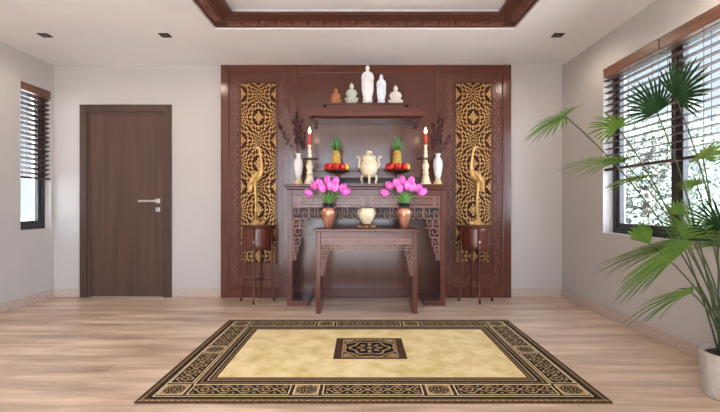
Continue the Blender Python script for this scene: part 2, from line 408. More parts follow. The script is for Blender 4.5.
obj('lock_plate', mb, M['chrome'], leaf, bevel=.003, label='square steel lock plate')

# ------------------------------------------------------------------ windows
def window(name, axis, pos, sgn, b0, b1, z0, z1, nsash, label, rec=.075):
    """frame plane starts at pos+sgn*rec (sgn: outward direction)"""
    e = bpy.data.objects.new(name, None); C.objects.link(e)
    e.location = (pos+sgn*rec, (b0+b1)/2, z0) if axis == 'x' else ((b0+b1)/2, pos+sgn*rec, z0)
    struct(e, label)
    a0, a1 = pos+sgn*rec, pos+sgn*(rec+.07)
    def bx(m_, u0, u1, w0, w1, s0=0., s1=1.):
        c0, c1 = a0+(a1-a0)*s0, a0+(a1-a0)*s1
        if axis == 'x': m_.box(c0, c1, u0, u1, w0, w1)
        else: m_.box(u0, u1, c0, c1, w0, w1)
    fr = .05
    m_ = MB(); bx(m_, b0, b0+fr, z0, z1); bx(m_, b1-fr, b1, z0, z1); bx(m_, b0+fr, b1-fr, z0, z0+fr); bx(m_, b0+fr, b1-fr, z1-fr, z1)
    ws = (b1-b0-2*fr)/nsash
    for k in range(1, nsash): bx(m_, b0+fr+k*ws-.02, b0+fr+k*ws+.02, z0+fr, z1-fr)
    obj('frame', m_, M['black'], e, bevel=.003)
    for k in range(nsash):
        u0, u1 = b0+fr+k*ws+(.02 if k else 0), b0+fr+(k+1)*ws-(.02 if k < nsash-1 else 0)
        s_ = .045; m_ = MB()
        bx(m_, u0, u0+s_, z0+fr, z1-fr, .15, .8); bx(m_, u1-s_, u1, z0+fr, z1-fr, .15, .8)
        bx(m_, u0+s_, u1-s_, z0+fr, z0+fr+s_, .15, .8); bx(m_, u0+s_, u1-s_, z1-fr-s_, z1-fr, .15, .8)
        so = obj('sash', m_, M['black'], e, bevel=.003)
        m_ = MB(); bx(m_, u0+s_-.004, u1-s_+.004, z0+fr+s_-.004, z1-fr-s_+.004, .45, .53); obj('pane', m_, M['glass'], so)
    return e
window('window_1', 'x', XL, -1, LW[0], LW[1], WZ0, WZ1, 1, 'narrow window in the left wall', .065)
window('window_2', 'x', XR, 1, RW[0], RW[1], WZ0, WZ1, 2, 'wide dark framed window in the right wall', .095)
window('window_3', 'y', YR, -1, RO[0], RO[1], 0, 2.66, 3, 'wide glazed opening in the rear wall behind the viewer', .08)

window('window_4', 'x', XR, 1, LO[0], LO[1], 0, 2.5, 2, 'glazed door in the right wall, out of the picture', .08)

def blind(label, xf, sgn, y0, y1, ztop, zbot, pitch):
    """venetian blind hanging in the front of the reveal; xf = its middle, sgn = inward direction"""
    t = thing('venetian_blind', label, 'blind', (xf, (y0+y1)/2, zbot), 'dark wooden venetian blinds')
    hh = .085
    obj('valance', MB().box(xf-.028, xf+.028, y0, y1, ztop-hh, ztop), M['blindh'], t, bevel=.004, label='brown wooden valance')
    m_ = MB(); z = ztop-hh-.03; n = 0; tl = math.radians(8)
    while z > zbot+.045:
        w = .025; dxx, dzz = w*math.cos(tl), w*math.sin(tl)*sgn
        if sgn < 0: dzz = 0
        else: dxx, dzz = w*math.cos(math.radians(22)), w*math.sin(math.radians(22))
        m_.prism([(xf-dxx, z-dzz-.0022), (xf+dxx, z+dzz-.0022), (xf+dxx, z+dzz+.0022), (xf-dxx, z-dzz+.0022)], 'y', y0+.004, y1-.004)
        z -= pitch; n += 1
    # prism with axis y uses (x,z) points
    obj('slats', m_, M['blind'], t)
    obj('bottom_rail', MB().box(xf-.026, xf+.026, y0+.003, y1-.003, zbot, zbot+.022), M['blind'], t, bevel=.003)
    m_ = MB(); L_ = y1-y0
    for k in ((.18,.82) if L_ < .6 else (.1,.5,.9)):
        for q in (-1, 1): m_.tube([(xf+q*.027, y0+L_*k, ztop-hh), (xf+q*.027, y0+L_*k, zbot+.01)], .0022, 5)
    obj('ladder_cord', m_, M['cord'], t)
    return t
blind('dark wooden venetian blind half lowered over the narrow left window', XL-.022, 1, LW[0]+.004, LW[1]-.004, WZ1-.002, 1.36, .053)
ym = 3.545
blind('half lowered wooden blind over the far half of the right window behind palm leaves', XR+.03, -1, ym+.004, RW[1]-.004, WZ1-.002, 1.40, .060)
blind('half lowered wooden blind at the near half of the right window above the pot', XR+.03, -1, 2.625, ym-.004, WZ1-.002, 1.40, .060)

# ------------------------------------------------------------------ downlights
def downlight(label, x, y, power, aim=None):
    t = thing('recessed_downlight', label, 'downlight', (x, y, H), 'square recessed downlights in the ceiling')
    s_ = .047
    m_ = MB()
    for a in (-1, 1): m_.box(x+a*s_, x+a*(s_-.012), y-s_, y+s_, H-.007, H); m_.box(x-s_+.012, x+s_-.012, y+a*s_, y+a*(s_-.012), H-.007, H)
    m_.box(x-s_+.012, x+s_-.012, y-s_+.012, y+s_-.012, H-.003, H)
    obj('housing', m_, M['lampblack'], t, label='dark square housing')
    m_ = MB().lathe([(.02,0),(.02,.003)], (x, y, H-.0065), 20); obj('lens', m_, M['lampon'], t)
    ld = bpy.data.lights.new('downlight_beam', 'SPOT'); ld.energy = power; ld.spot_size = math.radians(172); ld.spot_blend = .6; ld.color = (1,.84,.66); ld.shadow_soft_size = .03
    lo = bpy.data.objects.new('downlight_beam', ld); C.objects.link(lo); lo.location = (x, y, H-.035)
    if aim: lo.rotation_euler = aim
DL = 8
downlight('dark square downlight in the ceiling near the left window', -3.03, 4.308, DL)
downlight('dark square downlight in the ceiling above the door', -1.88, 4.308, DL)
downlight('dark square downlight in the ceiling by the right window', 1.88, 4.308, DL)
downlight('dark square downlight near the right wall, out of the picture', 1.88, 2.9, DL)
downlight('dark square downlight on the left, out of the picture', -3.03, 2.9, DL)
downlight('dark square downlight left of the coffer, out of the picture', -1.88, 2.9, DL)

# ------------------------------------------------------------------ mahogany panelling
PY = 5.215                       # its front plane
bd = thing('wall_panelling', 'tall mahogany wall panelling with two gilt lattice panels behind the altar', 'panelling', (X(366,PY), YB, 0))
px0, px1 = X(221,PY), X(511,PY); pz = H-.004
Sx = lambda p: X(p, PY)
obj('back_board', MB().box(px0, px1, PY+.012, YB-.001, 0.001, pz), M['woodp'], bd)
for a, b in ((221,229.2),(289,297.6),(434.6,443),(502.8,511)):
    obj('stile', MB().box(Sx(a), Sx(b), PY-.012, PY+.012, .001, pz), M['woodp'], bd, bevel=.004)
for a, b in ((229.2,289),(297.6,434.6),(443,502.8)):
    obj('top_rail', MB().box(Sx(a), Sx(b), PY-.006, PY+.012, Z(73,PY), pz), M['woodh'], bd, bevel=.004)
    obj('bottom_rail', MB().box(Sx(a), Sx(b), PY-.006, PY+.012, .001, .105), M['woodh'], bd, bevel=.004)
# damask lattice
LWd, LPr = 35*PY/F, 46.3*PY/F
lz1, lz0 = Z(83,PY), Z(262.5,PY)
lzc = Z(94,PY)
def damask(x, z):
    hw, hp = LWd/2, LPr/2
    u = abs(x)/hw; v = abs(((z-lzc)/LPr+.5) % 1.0 - .5)*2
    if u+v > 1: u, v = 1-u, 1-v
    th = math.atan2(v, u+1e-9); r = u+v
    ro = r+.05*math.cos(4*th)
    best = -1
    c12, c16 = math.cos(12*th), math.cos(16*th)
    best = max(best, .06-r)
    best = max(best, .024-abs(r-.17+.035*c12))
    best = max(best, min(-.02+.07*c12, .06-abs(r-.29)))
    best = max(best, .021-abs(r-.41+.05*c12))
    best = max(best, min(-.025+.075*c16, .075-abs(r-.55)))
    best = max(best, .021-abs(r-.68+.05*c16))
    best = max(best, min(-.02+.07*math.cos(20*th), .065-abs(r-.83)))
    best = max(best, .030-abs(r-1.0+.04*c12))
    return best
def lattice_part(cx):
    m_ = MB(); field_mesh(m_, damask, -LWd/2, LWd/2, lz0, lz1, .0048, lambda x, z, dd: (cx+x, PY-.004+.014*dd, z))
    return m_
lat = {}
for cpx, nm in ((258.5,'l'), (473.3,'r')):
    cx = Sx(cpx)
    bk = obj('lattice_backing', MB().box(cx-LWd/2, cx+LWd/2, PY+.008, PY+.0115, lz0, lz1), M['latback'], bd)
    if not lat:
        lat['o'] = obj('gilt_lattice', lattice_part(cx), M['gold'], bd, label='gilt damask lattice panel'); lat['cx'] = cx
    else:
        o2 = lat['o'].copy(); C.objects.link(o2); o2.location = (cx-lat['cx'], 0, 0)
    # thin frame moulding
    m_ = MB(); w = .014
    m_.box(cx-LWd/2-w, cx-LWd/2, PY-.008, PY+.012, lz0-w, lz1+w); m_.box(cx+LWd/2, cx+LWd/2+w, PY-.008, PY+.012, lz0-w, lz1+w)
    m_.box(cx-LWd/2, cx+LWd/2, PY-.008, PY+.012, lz1, lz1+w); m_.box(cx-LWd/2, cx+LWd/2, PY-.008, PY+.012, lz0-w, lz0)
    obj('lattice_frame', m_, M['woodp'], bd, bevel=.003)
    # low-relief carving in the border
    def scroll(x, z):
        k = z*2*PI/.19
        c_ = .022*math.sin(k)
        a = .007-abs(x-c_)*.9
        b_ = .012-math.hypot(x+.016*math.copysign(1, math.sin(k)), ((z/.095) % 1-.5)*.095)
        return max(a, .6*b_)
    for bx_ in (cx-LWd/2-w-.055, cx+LWd/2+w+.055):
        m_ = MB(); field_mesh(m_, scroll, -.04, .04, lz0-.25, lz1+.04, .0085, lambda x, z, dd: (bx_+x, PY+.0095+.0035*dd, z))
        obj('carved_border', m_, M['panelcarve'], bd)
    def scroll2(x, z):
        r = math.hypot((x/.16+.5) % 1*.16-.08, z); a = math.atan2(z, (x/.16+.5) % 1*.16-.08)
        return min(.011-abs(((r-.008*a) % .032)-.016)*1.1, .085-r)
    m_ = MB(); field_mesh(m_, scroll2, -.24, .24, -.07, .07, .007, lambda x, z, dd: (cx+x, PY+.0095+.0035*dd, .19+z))
    obj('carved_border', m_, M['panelcarve'], bd)

# ------------------------------------------------------------------ canopy shelf and its stand
CYF = 4.70
cxm = X(366, CYF)
sh = thing('canopy_shelf', 'moulded mahogany canopy shelf on the panelling above the altar', 'shelf', (cxm, 5.2, 2.0))
x0, x1 = X(307,CYF), X(424.8,CYF)
obj('top_moulding', MB().box(x0+.02, x1-.02, CYF+.02, PY+.0115, 2.06, 2.098), M['woodh'], sh, bevel=.006)
obj('fascia', MB().box(x0, x1, CYF, CYF+.014, 2.003, 2.06), M['woodh'], sh, bevel=.006)
m_ = MB().box(x0, x0+.03, CYF+.0145, PY+.0115, 2.003, 2.06); obj('side_fascia', m_, M['woodh'], sh, bevel=.004)
m_ = MB().box(x1-.03, x1, CYF+.0145, PY+.0115, 2.003, 2.06); obj('side_fascia', m_, M['woodh'], sh, bevel=.004)
obj('soffit', MB().box(x0+.05, x1-.05, CYF+.115, PY+.0115, 2.0, 2.03), M['woodh'], sh, bevel=.003)
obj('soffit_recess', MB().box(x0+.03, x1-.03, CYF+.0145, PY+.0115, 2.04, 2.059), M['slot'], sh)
for s_ in (x0+.045, x1-.045):
    m_ = MB().prism([(PY+.0115,1.952),(PY-.03,1.952),(PY-.07,1.966),(CYF+.16,1.988),(CYF+.10,1.9995),(PY+.0115,1.9995)], 'x', s_-.018, s_+.018)
    obj('bracket', m_, M['woodp'], sh, bevel=.003)
ts = thing('statuette_stand', 'long low wooden stand carrying the five statuettes on the shelf', 'stand', (cxm, 4.9, 2.098))
sx0, sx1 = X(322.5,4.78), X(409,4.78)
obj('plank', MB().box(sx0, sx1, 4.78, 5.02, 2.142, 2.162), M['woodh'], ts, bevel=.004)
obj('block', MB().box(sx0+.035, sx1-.04, 4.80, 5.0, 2.0985, 2.142), M['woodp'], ts, bevel=.003)

# ------------------------------------------------------------------ statuettes
SZ = 2.1625; SY = 4.86; q = SY/F
def lotus(m_, c, r, h, n=10):
    m_.lathe([(r*.9,0),(r,h*.2),(r*.8,h*.5),(r*.98,h*.8),(r*.86,h)], c, 30, mod=lambda a, z: 1+.05*math.cos(n*a))
def head(m_, c, r, bun=True, ears=True):
    x, y, z = c
    m_.ball((x, y, z), r*.82, r*.88, r*1.08)
    m_.ball((x, y-r*.86, z-r*.12), r*.13, r*.2, r*.24, 8, 6)
    m_.ball((x, y-r*.70, z-r*.55), r*.24, r*.16, r*.09, 8, 6)
    for s_ in (-1, 1):
        if ears: m_.ball((x+s_*r*.84, y, z-r*.12), r*.14, r*.2, r*.42, 8, 6)
        m_.ball((x+s_*r*.32, y-r*.72, z+r*.1), r*.15, r*.1, r*.07, 8, 5)
    m_.loft([(r*.1, r*.88, r*.8, 0, r*.12), (r*.55, r*.84, r*.85, 0, r*.08), (r*.95, r*.6, r*.62, 0, r*.05), (r*1.12, r*.3, r*.3, 0, 0)], (x, y, z), 18)
    if bun: m_.ball((x, y+r*.05, z+r*1.15), r*.4, r*.4, r*.38, 12, 8)
def standing(c, h, w, hood=False):
    m_ = MB(); x, y, z = c
    bh = h*.10
    lotus(m_, c, w*.47, bh*1.15)
    secs = []
    for f_, rx, ry in ((.09,.40,.32),(.12,.42,.33),(.25,.40,.30),(.40,.43,.31),(.55,.46,.32),(.66,.48,.30),(.74,.47,.27),(.79,.40,.23),(.82,.24,.18),(.835,.13,.13),(.87,.12,.12)):
        secs.append((h*f_, w*rx, w*ry, 0, 0))
    m_.loft(secs, c, 30)
    hr = h*.062
    head(m_, (x, y-w*.02, z+h*.905), hr)
    for s_ in (-1, 1):          # arms with wide hanging sleeves, hands joined in front
        m_.tube([(x+s_*w*.40, y, z+h*.765), (x+s_*w*.47, y-w*.06, z+h*.65), (x+s_*w*.44, y-w*.22, z+h*.54), (x+s_*w*.20, y-w*.36, z+h*.56), (x+s_*w*.04, y-w*.38, z+h*.575)], [w*.09,w*.11,w*.11,w*.085,w*.05], 10)
        m_.tube([(x+s_*w*.42, y-w*.16, z+h*.55), (x+s_*w*.44, y-w*.14, z+h*.36), (x+s_*w*.40, y-w*.10, z+h*.2)], [w*.11,w*.10,w*.04], 10)
    for k in range(-2, 3):      # robe folds
        m_.tube([(x+k*w*.12, y-w*.29+abs(k)*w*.04, z+h*.5), (x+k*w*.14, y-w*.305+abs(k)*w*.045, z+h*.13)], w*.028, 6)
    if hood:
        m_.tube([(x, y+w*.15, z+h*.98), (x, y+w*.24, z+h*.86), (x, y+w*.26, z+h*.7)], [w*.16,w*.25,w*.3], 12)
    return m_
def seated(c, h, w, pedestal=True):
    m_ = MB(); x, y, z = c
    ph = h*.14 if pedestal else h*.05
    if pedestal: lotus(m_, c, w*.47, ph*1.1)
    else: m_.lathe([(w*.5,0),(w*.5,ph)], c, 28)
    zz = z+ph; k = h-ph
    m_.loft([(0, w*.44, w*.30, 0, 0), (k*.06, w*.47, w*.33, 0, -w*.02), (k*.15, w*.45, w*.31, 0, -w*.02), (k*.22, w*.30, w*.22, 0, .0), (k*.36, w*.25, w*.18, 0, w*.02), (k*.52, w*.30, w*.19, 0, w*.02), (k*.60, w*.28, w*.16, 0, w*.02), (k*.65, w*.14, w*.12, 0, w*.02), (k*.70, w*.10, w*.10, 0, w*.01)], (x, y, zz), 28)
    hr = k*.13
    head(m_, (x, y, zz+k*.79), hr)
    for s_ in (-1, 1):
        m_.tube([(x+s_*w*.27, y+w*.02, zz+k*.57), (x+s_*w*.36, y, zz+k*.40), (x+s_*w*.30, y-w*.18, zz+k*.25), (x+s_*w*.06, y-w*.28, zz+k*.22)], [w*.075,w*.085,w*.075,w*.05], 10)
        m_.tube([(x+s_*w*.16, y, zz+k*.1), (x+s_*w*.44, y-w*.10, zz+k*.1), (x+s_*w*.22, y-w*.33, zz+k*.08), (x-s_*w*.06, y-w*.34, zz+k*.08)], [w*.12,w*.11,w*.09,w*.06], 10)
    return m_
gs = 'statuettes on the shelf above the altar'
def statue(name, label, px, ptop, wpx, kind, material, rm, **kw):
    c = (X(px,SY), SY, SZ); h = Z(ptop,SY)-SZ; w = wpx*q
    m_ = standing(c, h, w, **kw) if kind == 's' else seated(c, h, w, **kw)
    o = obj(name, m_, material, None, loc=c, remesh=rm); tag(o, label, 'statuette', gs); return o
statue('seated_statuette', 'small amber seated statuette at the left end of the shelf stand', 336, 88, 10.5, 'p', M['amber'], .0032)
statue('seated_statuette', 'celadon green seated statuette, second from the left on the shelf stand', 351.6, 82.5, 13, 'p', M['celadon'], .0036)
statue('standing_statuette', 'tallest white standing robed statuette in the middle of the shelf stand', 367.6, 64.6, 11.2, 's', M['white'], .0045)
statue('standing_statuette', 'slim cool-white standing statuette right of the tallest statuette', 381.3, 74.2, 8.6, 's', M['bluish'], .0034, hood=True)
statue('seated_statuette', 'pale stone seated statuette at the right end of the shelf stand', 395.6, 85, 14, 'p', M['pale'], .0036, pedestal=False)

# ------------------------------------------------------------------ altar table
AY = 4.78; AZ = 1.295; AB = 5.195
al = thing('altar_table', 'long carved mahogany altar table against the panelling', 'altar table', (X(366,AY), 5.0, 0))
ax0, ax1 = X(287,AY), X(445.5,AY)
pw = .056
obj('table_top', MB().box(X(284,4.75), X(449,4.75), 4.745, AB+.004, AZ-.028, AZ), M['woodh'], al, bevel=.007)
obj('top_moulding', MB().box(ax0-.012, ax1+.012, AY-.018, AB, AZ-.056, AZ-.028), M['woodh'], al, bevel=.008)
for a in (ax0, ax1-pw):
    obj('leg', MB().box(a, a+pw, AY, AY+.06, .058, AZ-.056), M['wood'], al, bevel=.004)
    obj('leg', MB().box(a, a+pw, AB-.06, AB, .058, AZ-.056), M['wood'], al, bevel=.004)
    obj('side_panel', MB().box(a+.018, a+pw-.018, AY+.06, AB-.06, .058, AZ-.056), M['wood'], al)
fx = 22*AY/F
obj('foot', MB().box(ax0, ax0+fx, AY, AB, .0, .058), M['woodh'], al, bevel=.005)
obj('foot', MB().box(ax1-fx, ax1, AY, AB, .0, .058), M['woodh'], al, bevel=.005)
zi0, zi1 = Z(196,AY), AZ-.056
obj('apron', MB().box(ax0+pw, ax1-pw, AY+.006, AY+.028, zi0, zi1), M['woodh'], al, bevel=.003)
# carved frieze with two long panels and three small blocks
zf0, zf1 = Z(207,AY), zi0
fr = obj('frieze', MB().box(ax0+pw, ax1-pw, AY+.012, AY+.03, zf0, zf1), M['woodh'], al)
def frieze_relief(x, z):
    p = .052; u = (x/p+.5) % 1*p-p/2; k = int(x/p+.5) % 2
    r = math.hypot(u, z); a = math.atan2(z, u if k else -u)
    curl = min(.0042-abs((r-.0032*a) % .0165-.008), .030-r)
    leaf = .006-math.hypot((abs(u)-p/2)*.7, abs(z)-.022)*.7
    return max(curl, leaf)
def fr_panel(xa, xb, za, zb, yf):
    m_ = MB(); t = .009
    m_.box(xa, xb, yf-.006, yf+.004, zb-t, zb); m_.box(xa, xb, yf-.006, yf+.004, za, za+t)
    m_.box(xa, xa+t, yf-.006, yf+.004, za+t, zb-t); m_.box(xb-t, xb, yf-.006, yf+.004, za+t, zb-t)
    zc = (za+zb)/2; xc = (xa+xb)/2; sc_ = (zb-za)/.117
    field_mesh(m_, lambda x, z: frieze_relief(abs(x)/sc_, z/sc_)*sc_, -(xb-xa)/2+t+.003, (xb-xa)/2-t-.003, -(zb-za)/2+t, (zb-za)/2-t, .0044*max(sc_,.5), lambda x, z, dd: (xc+x, yf-.008+.010*dd, zc+z), m=1)
    return m_
for a, b in ((293,298.5),(299.3,362.5),(363.3,370.7),(371.5,434),(434.8,440)):
    obj('frieze_panel', fr_panel(X(a,AY), X(b,AY), zf0+.004, zf1-.004, AY+.012), [M['carve'], M['relief']], fr)
obj('fret_shade_board', MB().box(ax0+pw, ax1-pw, AY+.075, AY+.09, Z(219.5,AY), zf0), M['slot'], al)  # added dark sheet, makes the fretwork gaps read as deep shade
# open fretwork: a band and two hanging corner brackets
def fret_band(xa, xb, za, zb, n, t, y0, y1, rails=True):
    m_ = MB(); st = (xb-xa)/n
    add = lambda a, b: m_.bar(a, b, t, y0, y1)
    for i in range(n):
        fl = (i < n/2)
        spiral(lambda a, b: add(a, b), xa+i*st+t*.7, za+t*.6, st-1.4*t, (zb-za)-t*1.2, fl ^ (i % 3 == 1), i % 2 == 1)
        add((xa+i*st, za+(zb-za)*.45), (xa+i*st+t*.7, za+(zb-za)*.45))
    if rails: add((xa, zb-t/2), (xb, zb-t/2))
    return m_
obj('fretwork_band', fret_band(ax0+pw, ax1-pw, Z(219,AY), zf0, 18, .0095, AY+.012, AY+.030), M['carve'], al, bevel=.002)
def fret_bracket(xw, sgn, ztop, rows, t, y0, y1):
    """rows: list of (height, width, units)"""
    m_ = MB(); z = ztop
    m_.bar((xw+sgn*t/2, ztop), (xw+sgn*t/2, ztop-sum(r[0] for r in rows)), t, y0, y1)
    for (h, w, n) in rows:
        st = w/n
        for i in range(n):
            xa = xw+sgn*(i*st+t*.3)
            spiral(lambda a, b: m_.bar(a, b, t, y0, y1), min(xa, xa+sgn*(st-t*.8)), z-h+t*.5, st-t*.8, h-t*.6, (sgn < 0) ^ (i % 2 == 1))
        z -= h
    return m_
rows = [(.10,.155,2),(.10,.115,1),(.09,.085,1),(.08,.062,1),(.07,.04,1)]
obj('fretwork_bracket', fret_bracket(ax0+pw, 1, Z(219,AY), rows, .0098, AY+.012, AY+.030), M['carve'], al, bevel=.002)
obj('fretwork_bracket', fret_bracket(ax1-pw, -1, Z(219,AY), rows, .0098, AY+.012, AY+.030), M['carve'], al, bevel=.002)
# raised back step standing on the altar top
ry = 5.02; rx0, rx1 = X(314,ry), X(419.5,ry)
rs = thing('altar_step', 'low mahogany step with a dark slot at the back of the altar top', 'step', (X(366,ry), 5.1, AZ))
obj('step_top', MB().box(rx0-.012, rx1+.012, ry-.015, AB, Z(171.3,ry), Z(168.6,ry)), M['woodh'], rs, bevel=.005)
obj('step_front', MB().box(rx0, rx1, ry, AB-.005, Z(178,ry), Z(171.3,ry)), M['woodh'], rs, bevel=.003)
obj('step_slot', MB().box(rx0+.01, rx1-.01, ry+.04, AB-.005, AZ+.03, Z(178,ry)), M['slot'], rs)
obj('step_plinth', MB().box(rx0, rx1, ry, AB-.005, AZ+.0005, AZ+.03), M['woodh'], rs, bevel=.003)

# ------------------------------------------------------------------ front offering table
TY = 4.43; TZ = .838; TB = 4.775
ft = thing('offering_table', 'small carved mahogany table standing in front of the altar', 'table', (X(366.7,TY), 4.6, 0))
tx0, tx1 = X(316,TY), X(417.6,TY); lw = .047
obj('table_top', MB().box(X(313.8,TY), X(419.6,TY), TY-.02, TB+.015, TZ-.03, TZ), M['woodh'], ft, bevel=.006)
for a in (tx0, tx1-lw): obj('leg', MB().box(a, a+lw, TY, TB, 0, TZ-.03), M['wood'], ft, bevel=.004)
obj('apron', MB().box(tx0+lw, tx1-lw, TY+.006, TY+.026, Z(238.5,TY), TZ-.03), M['woodh'], ft, bevel=.003)
ff = obj('frieze', MB().box(tx0+lw, tx1-lw, TY+.012, TY+.026, Z(244,TY), Z(238.5,TY)), M['woodh'], ft)
for a, b in ((322,344),(345,366),(367,389),(390,411.5)):
    obj('frieze_panel', fr_panel(X(a,TY), X(b,TY), Z(243.8,TY), Z(238.7,TY), TY+.012), [M['carve'], M['relief']], ff)
obj('fretwork_band', fret_band(tx0+lw, tx1-lw, Z(250.5,TY), Z(244,TY), 19, .0062, TY+.012, TY+.026), M['carve'], ft, bevel=.0015)
rows = [(.055,.075,1),(.055,.055,1),(.05,.045,1),(.05,.036,1),(.04,.026,1)]
obj('fretwork_bracket', fret_bracket(tx0+lw, 1, Z(250.5,TY), rows, .0066, TY+.012, TY+.026), M['carve'], ft, bevel=.0015)
obj('fretwork_bracket', fret_bracket(tx1-lw, -1, Z(250.5,TY), rows, .0066, TY+.012, TY+.026), M['carve'], ft, bevel=.0015)

# ------------------------------------------------------------------ round stools with cranes
QY = 5.03
def stool(px, label):
    cx = X(px,QY); t = thing('plant_stand', label, 'stand', (cx, QY, 0), 'round drum stands beside the altar')
    zt, zb = Z(225,QY), Z(249.5,QY); r = .158
    obj('drum', MB().lathe([(r-.012,zb),(r,zb+.012),(r+.001,zb+.05),(r+.001,zt-.05),(r,zt-.024)], (cx,QY,0), 40), M['wood'], t)
    obj('top', MB().lathe([(r+.004,zt-.024),(r+.012,zt-.018),(r+.012,zt-.006),(r+.006,zt),(.002,zt)], (cx,QY,0), 40), M['woodh'], t)
    for k in range(4):
        a = -PI/2+k*PI/2; dx, dy = math.cos(a), math.sin(a)
        rt = r-.002; rb = r+.012
        pts = [(cx+dx*(rt+.006), QY+dy*(rt+.006), zt-.03), (cx+dx*(rt+.004), QY+dy*(rt+.004), zb), (cx+dx*rt, QY+dy*rt, .3), (cx+dx*rb, QY+dy*rb, .06), (cx+dx*(rb+.018), QY+dy*(rb+.018), .0)]
        if k == 1: pts = [(p[0], min(p[1], 5.19), p[2]) for p in pts]
        obj('leg', MB().tube(pts, [.013,.013,.011,.011,.013], 8), M['wood'], t)
    sy = Z(279.5,QY)
    m_ = MB().tube([(cx-r,QY,sy),(cx+r,QY,sy)], .008, 8); m_.tube([(cx,QY-r,sy),(cx,QY+r-.005,sy)], .008, 8); m_.lathe([(.07,sy-.006),(.075,sy),(.07,sy+.006)], (cx,QY,0), 24)
    obj('stretcher', m_, M['wood'], t)
    m_ = MB(); zz = Z(241,QY); m_.ball((cx+.0, QY-r-.020, zz), .010, .010, .016); m_.tube([(cx,QY-r-.02,zz),(cx,QY-r,zz)], .005, 8)
    obj('knob', m_, M['chrome'], t, label='pale metal knob')
    return zt
zt = stool(257.5, 'round mahogany drum stand on slim legs left of the altar')
stool(475.6, 'round mahogany drum stand on slim legs right of the altar')
def crane(px, s, label):
    cx = X(px,QY); z0 = zt; g = QY/F
    t = thing('crane_figurine', label, 'figurine', (cx, QY, z0), 'gilt cranes on drum stands')
    K = lambda dx, py: Vector((cx+s*dx*g, QY, Z(py,QY)))
    # body+neck drawn for the left bird (head above, tail to the left), s mirrors it
    m_ = MB()
    m_.tube([K(-9,189),K(-7.5,185.5),K(-5,181.5),K(-2,177.5),K(1.5,174.5),K(3.8,171),K(4.4,166),K(3.8,160),K(2.8,154),K(2.0,150),K(1.0,147.6),K(-.5,146.9)],
            [.006,.022,.040,.050,.044,.026,.016,.0125,.0115,.012,.0165,.011], 16, flat=.8)
    m_.tube([K(-.2,147.0),K(-2.5,147.9),K(-5.4,149.2)], [.010,.006,.002], 10)
    for w in (-1, 1):       # folded wings with drooping tail plumes
        pts = [K(1.5,173.5),K(-1.5,177.5),K(-5,183),K(-7.5,188)]
        m_.tube([p+Vector((0,w*.036,0.006)) for p in pts], [.020,.036,.028,.006], 10, flat=.5)
        for j in range(3): m_.tube([K(-3-j,182+j)+Vector((0,w*.02,0)), K(-6-j,188+j*1.2)+Vector((0,w*.02,0)), K(-6.5-j*1.4,192+j*.5)+Vector((0,w*.014,0))], [.011,.008,.002], 6)
    bdy = obj('body', m_, M['goldb'], t, remesh=.0042)
    for w in (-1, 1):
        m_ = MB(); y = Vector((0, w*.018, 0))
        m_.tube([K(-2.0,180)+y, K(-2.0,189)+y, K(-1.2,200)+y, K(-1.6,211)+y, K(-1.5,219.5)+y], [.020,.013,.0095,.0085,.010], 10)
        m_.tube([K(-1.5,219.3)+y, K(-3.8,220.2)+y*1.6], [.007,.004], 6); m_.tube([K(-1.5,219.3)+y, K(-4.0,220.2)+y*.3], [.007,.004], 6)
        obj('leg', m_, M['goldb'], t)
    m_ = MB().lathe([(.060,.0005),(.066,.012),(.058,.024),(.050,.034),(.036,.046),(.010,.056)], (cx-s*1.5*g,QY,z0), 24, mod=lambda a, z: 1+.08*math.sin(3*a+40*z)+.05*math.sin(7*a))
    obj('base', m_, M['goldb'], t, label='gilt rock base')
    m_ = MB().tube([(cx+s*.055,QY-.02,z0+.004),(cx+s*.062,QY-.024,z0+.035),(cx+s*.075,QY-.03,z0+.062)], [.014,.012,.004], 8); m_.ball((cx+s*.05,QY-.02,z0+.018), .03, .024, .018)
    obj('turtle', m_, M['goldb'], t)
crane(257.5, 1, 'gilt crane figurine on the left drum stand, neck rising at its right')
crane(475.6, -1, 'gilt crane figurine on the right drum stand, neck rising at its left')

